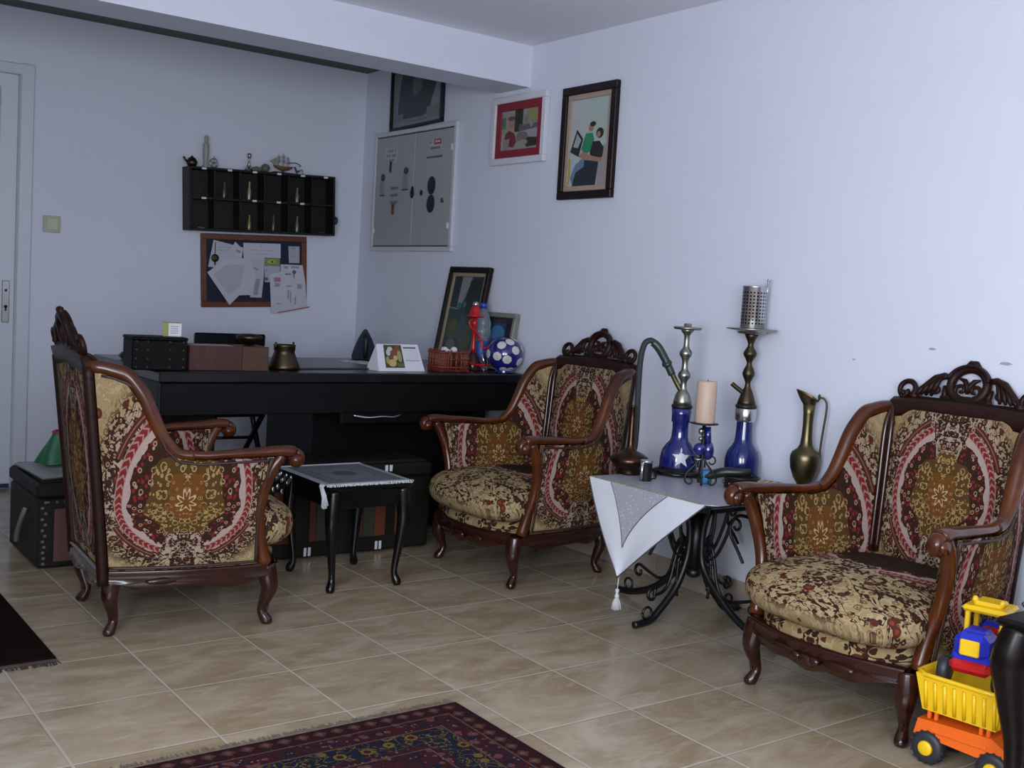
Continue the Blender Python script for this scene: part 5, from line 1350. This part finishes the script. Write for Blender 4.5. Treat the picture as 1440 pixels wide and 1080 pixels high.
paper('large white chart sheet hanging over the lower right corner of the pin board', [(865, 500), (1000, 470), (1000, 375), (1275, 380), (1310, 600), (1330, 905), (960, 985), (885, 985)], .0188, (.52, .52, .59), [(pk, rc(915, 540, 1000, 595)), (gr, rc(925, 610, 990, 655)), ((.12, .12, .15), blob(1168, 470, 26, 26)), ((.12, .12, .15), rc(1158, 480, 1172, 545)), ((.15, .15, .2), rc(1055, 488, 1130, 505)), (gr, rc(1040, 395, 1090, 425)), (gr, rc(1130, 395, 1230, 420)), (gr, rc(1085, 700, 1105, 810)), (gr, rc(1115, 710, 1130, 860)), (gr, rc(1175, 780, 1190, 880)), (gr, rc(1205, 620, 1265, 680)), (gr, rc(1065, 640, 1140, 655)), (gr, rc(950, 865, 1005, 880)), ((.45, .10, .16), [(960, 975), (1365, 905), (1365, 920), (960, 990)])])
T_ = thing('pendant', 'dark round pendant on a cord hanging at the left of the pin board', 'pendant'); T_.matrix_world = P.matrix_world
m = MB(); a, b = (232 - 65) / 1265 * PW, PH - (125 - 20) / 890 * PH; a2, b2 = (225 - 65) / 1265 * PW, PH - (315 - 20) / 890 * PH
m.tube([(a, -.0125, b), (a2, -.0125, b2 + .02)], .0018, 6); m.build('cord', m_rubber, T_)
m = MB(); m.lathe([(0, 0), (.020, 0), (.021, .003), (.012, .005), (0, .004)], 20, mat=Matrix.Translation((a2, -.0105, b2)) @ Matrix.Rotation(R(90), 4, 'X')); m.tube([(a2, -.0125, b2 - .02), (a2, -.0125, b2 - .036)], .004, 6); m.build('disc', m_brassd, T_)
# light switch
P = thing('light_switch', 'square cream light switch on the back wall right of the door', 'light switch', (-.286, WY - .0005, 1.281))
m = MB(); m.box((0, -.005, 0), (.080, .010, .080), bev=.003); m.build('plate', plain('cream_plate', (.42, .43, .36), .4, var=.04), P)
m = MB(); m.box((.002, -.013, 0), (.052, .008, .058), bev=.003); m.build('rocker', plain('yellowed_rocker', (.50, .52, .36), .4, var=.04), P)

# ------------------------------------------------------------------ rugs
def rug(name, label, cx_, cy_, hx, hy, mat, fr_y, fr_c, rz=0, flip=False):
    T_ = thing(name, label, 'rug', (cx_, cy_, .0005), rz)
    m = MB()
    def top(a, b): 
        x = -hx + 2 * hx * a; y = -hy + 2 * hy * b; r_ = .02
        return (x, y, .009 + .0012 * math.sin(x * 17 + y * 9))
    m.box((0, 0, .005), (2 * hx, 2 * hy, .009), bev=.003)
    m.build('pile', mat, T_)
    m = MB(); random.seed(5); n = int(2 * hx / .0042)
    for i in range(n):
        x = -hx + .003 + i * .0042; dx = random.uniform(-.008, .008); L = .030 + random.uniform(0, .012)
        y0 = fr_y * hy; m.tube([(x, y0 - fr_y * .004, .004), (x + dx * .5, y0 + fr_y * L * .5, .003), (x + dx, y0 + fr_y * L, .002)], .0018, 4, cap=False)
    m.box((0, fr_y * (hy + .007), .0030), (2 * hx, .016, .005), bev=.001)
    f = m.build('fringe', plain('rug_fringe', fr_c, .9, var=.5, scale=60), T_); f['kind'] = 'stuff'
    return T_
rug('oriental_rug', 'patterned dark red oriental rug with beige fringe in the foreground', -.062 - HX, -.425 - HY, HX, HY, rug_mat(), 1, (.17, .13, .095))
md = plain('plain_dark_pile', (.010, .0035, .0035), 1.0, Specular_IOR_Level=.05, var=.4, scale=30, bump=.6)
rug('small_rug', 'plain dark brown rug with fringed edge at the left edge of the photo', -1.36, .90, .50, .545, md, -1, (.06, .042, .036), 0)

# ------------------------------------------------------------------ toys
T_ = thing('toy_dump_truck', 'yellow and orange toy dump truck on the floor beside the right armchair', 'toy truck', (.829, -1.335, 0), R(-84))
T_.scale = (.88, .88, .88)
# local x along the truck (towards the camera side), y across
L, Wd = .25, .17
m = MB()
def frus(mb, x0, x1, y0, y1, z0, z1, ins, mi=0):
    vs = [(x0 + ins, y0 + ins, z0), (x1 - ins, y0 + ins, z0), (x1 - ins, y1 - ins, z0), (x0 + ins, y1 - ins, z0), (x0, y0, z1), (x1, y0, z1), (x1, y1, z1), (x0, y1, z1)]
    return vs
vo = frus(m, -.125, .115, -.100, .100, .148, .250, .018); vi = [(x * .94, y * .93, z + (.008 if z < .2 else 0)) for x, y, z in vo]
m.add(vo + vi, [(3, 2, 1, 0), (0, 1, 5, 4), (1, 2, 6, 5), (2, 3, 7, 6), (3, 0, 4, 7), (8, 9, 10, 11), (9, 8, 12, 13), (10, 9, 13, 14), (11, 10, 14, 15), (8, 11, 15, 12), (4, 5, 13, 12), (5, 6, 14, 13), (6, 7, 15, 14), (7, 4, 12, 15)])
rim = [(-.127, -.102), (.117, -.102), (.117, .102), (-.127, .102)]
P_ = []
for i in range(4):
    a = Vector((*rim[i], .251)); b = Vector((*rim[(i + 1) % 4], .251))
    for k in range(1, 8): P_.append(a.lerp(b, k / 8))
m.tube(P_, .0065, 8, closed=True)
for k in range(8):
    x = -.095 + k * .027
    for sy_ in (-1, 1): m.tube([(x, sy_ * .086, .155), (x, sy_ * .100, .235)], .005, 6)
for k in range(6):
    y = -.07 + k * .028
    m.tube([(.100, y, .155), (.114, y, .235)], .005, 6); m.tube([(-.110, y, .155), (-.124, y, .235)], .005, 6)
m.build('dump_bed', m_yellow, T_)
m = MB(); 
m.add([(-.125, -.085, .075), (.120, -.085, .062), (.120, .085, .062), (-.125, .085, .075), (-.115, -.085, .120), (.090, -.085, .128), (.090, .085, .128), (-.115, .085, .120), (.130, -.085, .105), (.130, .085, .105)],
      [(0, 3, 2, 1), (0, 1, 8, 5, 4), (3, 7, 6, 9, 2), (0, 4, 7, 3), (1, 2, 9, 8), (8, 9, 6, 5), (4, 5, 6, 7)])
for x in (-.09, -.07, .055, .075):
    for sy_ in (-1, 1): m.box((x, sy_ * .070, .138), (.010, .012, .030), bev=.002)
m.box((0, -.086, .098), (.16, .006, .012), bev=.002); m.build('chassis', m_orange, T_)
for x in (-.082, .100):
    for sy_ in (-1, 1):
        R_ = Matrix.Translation((x, sy_ * .074, .046)) @ Matrix.Rotation(R(90), 4, 'X')
        m = MB(); m.lathe([(0, -.022), (.030, -.022), (.040, -.020), (.045, -.014), (.045, .014), (.040, .020), (.030, .022), (0, .022)], 28, mat=R_)
        for k in range(16):
            a = 2 * PI * k / 16; m.box((x + .0445 * math.cos(a), sy_ * .074, .046 + .0445 * math.sin(a)), (.006, .034, .006), rot=Matrix.Rotation(-a, 3, 'Y'))
        wh = m.build('wheel', m_tyre, T_)
        m = MB(); m.lathe([(0, sy_ * -.0225), (.022, sy_ * -.0225), (.018, sy_ * -.028), (0, sy_ * -.026)], 20, mat=R_); m.build('hub_cap', m_yellow, wh)
m = MB(); m.tube([(-.082, -.06, .046), (-.082, .06, .046)], .006, 8); m.tube([(.100, -.06, .046), (.100, .06, .046)], .006, 8); m.box((0, 0, .056), (.20, .06, .024), bev=.004); m.build('axle_frame', m_rubber, T_)
# toy tractor in the bed
T_ = thing('toy_tractor', 'blue, red and yellow toy tractor riding in the yellow dump truck bed', 'toy tractor', (.845, -1.334, .198), R(-166))
T_.scale = (1.12, 1.12, 1.12)
# local -x? front faces the camera-left; local x forward
m = MB(); m.box((.0, 0, .060), (.19, .085, .030), bev=.010); m.build('lower_body', m_red, T_)
m = MB(); m.box((.055, 0, .105), (.085, .072, .055), bev=.014); m.box((.050, 0, .130), (.05, .05, .014), bev=.006); m.box((.030, 0, .078), (.115, .080, .02), bev=.006); m.build('hood', m_blue, T_)
m = MB(); m.box((.099, .0, .104), (.006, .040, .034), bev=.005); m.build('grille', m_yellow, T_)
m = MB()
for sy_ in (-1, 1):
    for x in (.004, -.062): m.box((x, sy_ * .036, .129), (.013, .010, .073), bev=.002)
m.box((-.029, 0, .167), (.096, .096, .014), bev=.006); m.box((-.029, 0, .177), (.06, .06, .012), bev=.005)
for sy_ in (-1, 1): m.ball((-.01, sy_ * .028, .184), (.007, .007, .008), 8); m.box((-.029, sy_ * .036, .102), (.075, .008, .016), bev=.002)
m.box((.004, 0, .112), (.009, .08, .010), bev=.002)
m.build('cab', m_yellow, T_)
m = MB(); m.box((-.045, 0, .095), (.035, .050, .050), bev=.008); m.build('seat_block', m_red, T_)
m = MB(); m.box((-.088, 0, .100), (.030, .07, .045), bev=.012); m.build('rear_tank', m_blue, T_)
for (x, r_, wz) in ((.062, .028, .028), (-.058, .038, .038)):
    for sy_ in (-1, 1):
        R_ = Matrix.Translation((x, sy_ * .056, wz + .010)) @ Matrix.Rotation(R(90), 4, 'X')
        m = MB(); m.lathe([(0, -.012), (r_ * .8, -.012), (r_, -.007), (r_, .007), (r_ * .8, .012), (0, .012)], 24, mat=R_); wh = m.build('wheel', m_tyre, T_)
        m = MB(); m.lathe([(0, sy_ * -.0125), (r_ * .5, sy_ * -.0125), (r_ * .4, sy_ * -.017), (0, sy_ * -.015)], 16, mat=R_); m.build('hub_cap', m_yellow, wh)

# ------------------------------------------------------------------ dark side table at the right edge
S = thing('side_table', 'dark wooden side table with curved leg in front of the toys', 'side table', (.838, -1.675, 0), R(0))
sx, sy, sh = .40, .41, .435
m_dk = wood_mat('very_dark_wood', (.003, .002, .002), (.008, .004, .004), .3, coat=0, spec=.25)
m = MB(); m.box((0, 0, sh - .010), (sx, sy, .020), bev=.007); m.build('top', m_dk, S)
m = MB()
for s in (-1, 1): m.box((0, s * (sy / 2 - .035), sh - .050), (sx - .08, .016, .06), bev=.003); m.box((s * (sx / 2 - .035), 0, sh - .050), (.016, sy - .08, .06), bev=.003)
m.build('apron', m_dk, S)
for ax in (-1, 1):
    for ay in (-1, 1):
        x, y = ax * (sx / 2 - .040), ay * (sy / 2 - .040)
        m = MB(); m.tube(smooth_path([(x, y, sh - .02), (x + ax * .012, y + ay * .012, .34), (x + ax * .006, y + ay * .006, .26), (x - ax * .006, y - ay * .006, .15), (x - ax * .006, y - ay * .006, .06), (x + ax * .010, y + ay * .010, .016), (x + ax * .012, y + ay * .012, .001)], 4), smooth_vals([.034, .040, .032, .022, .018, .022, .016], 4), 12); m.build('leg', m_dk, S)
m = MB(); m.lathe([(0, 0), (.035, 0), (.05, .008), (.062, .024), (.058, .025), (.045, .010), (0, .006)], 28)
tag(m.build('dark_dish', plain('dark_dish', (.02, .02, .028), .2), None, (.735, -1.545, sh + .0005)), 'shallow dark dish on the side table at the right edge of the photo', 'dish')
m = MB(); m.box((0, 0, .010), (.05, .035, .018), bev=.007); tag(m.build('white_packet', m_white, None, (.735, -1.548, sh + .0080), R(20)), 'small white packet lying in the dark dish at the right edge', 'packet')
# red patterned floor cushion behind
C_ = thing('floor_cushion', 'dark red patterned cushion on the floor behind the toy truck, at the right edge', 'cushion', (1.20, -1.435, 0))
m = MB()
def pill(a, b):
    th = 2 * PI * a; ph = PI * (b - .5); c_, s_ = math.cos(th), math.sin(th); e = .5
    k = max(0, math.cos(ph)) ** .5
    return (.15 * (abs(c_) ** e) * (1 if c_ > 0 else -1) * k, .17 * (abs(s_) ** e) * (1 if s_ > 0 else -1) * k, .195 + .192 * math.sin(ph))
m.grid(pill, 32, 14, closed_u=True, uvf=lambda a, b, p: (p[1] / .12, (p[2] - .1) / .12)); m.build('cover', plain('red_weave', (.13, .018, .026), .8, var=.7, scale=30), C_)
m = MB(); m.tube([(pill(i / 40, .80)[0] * 1.0, pill(i / 40, .80)[1] * 1.0, pill(i / 40, .80)[2]) for i in range(40)], .010, 8, closed=True); m.build('piping', plain('dark_maroon_piping', (.05, .010, .014), .5), C_)
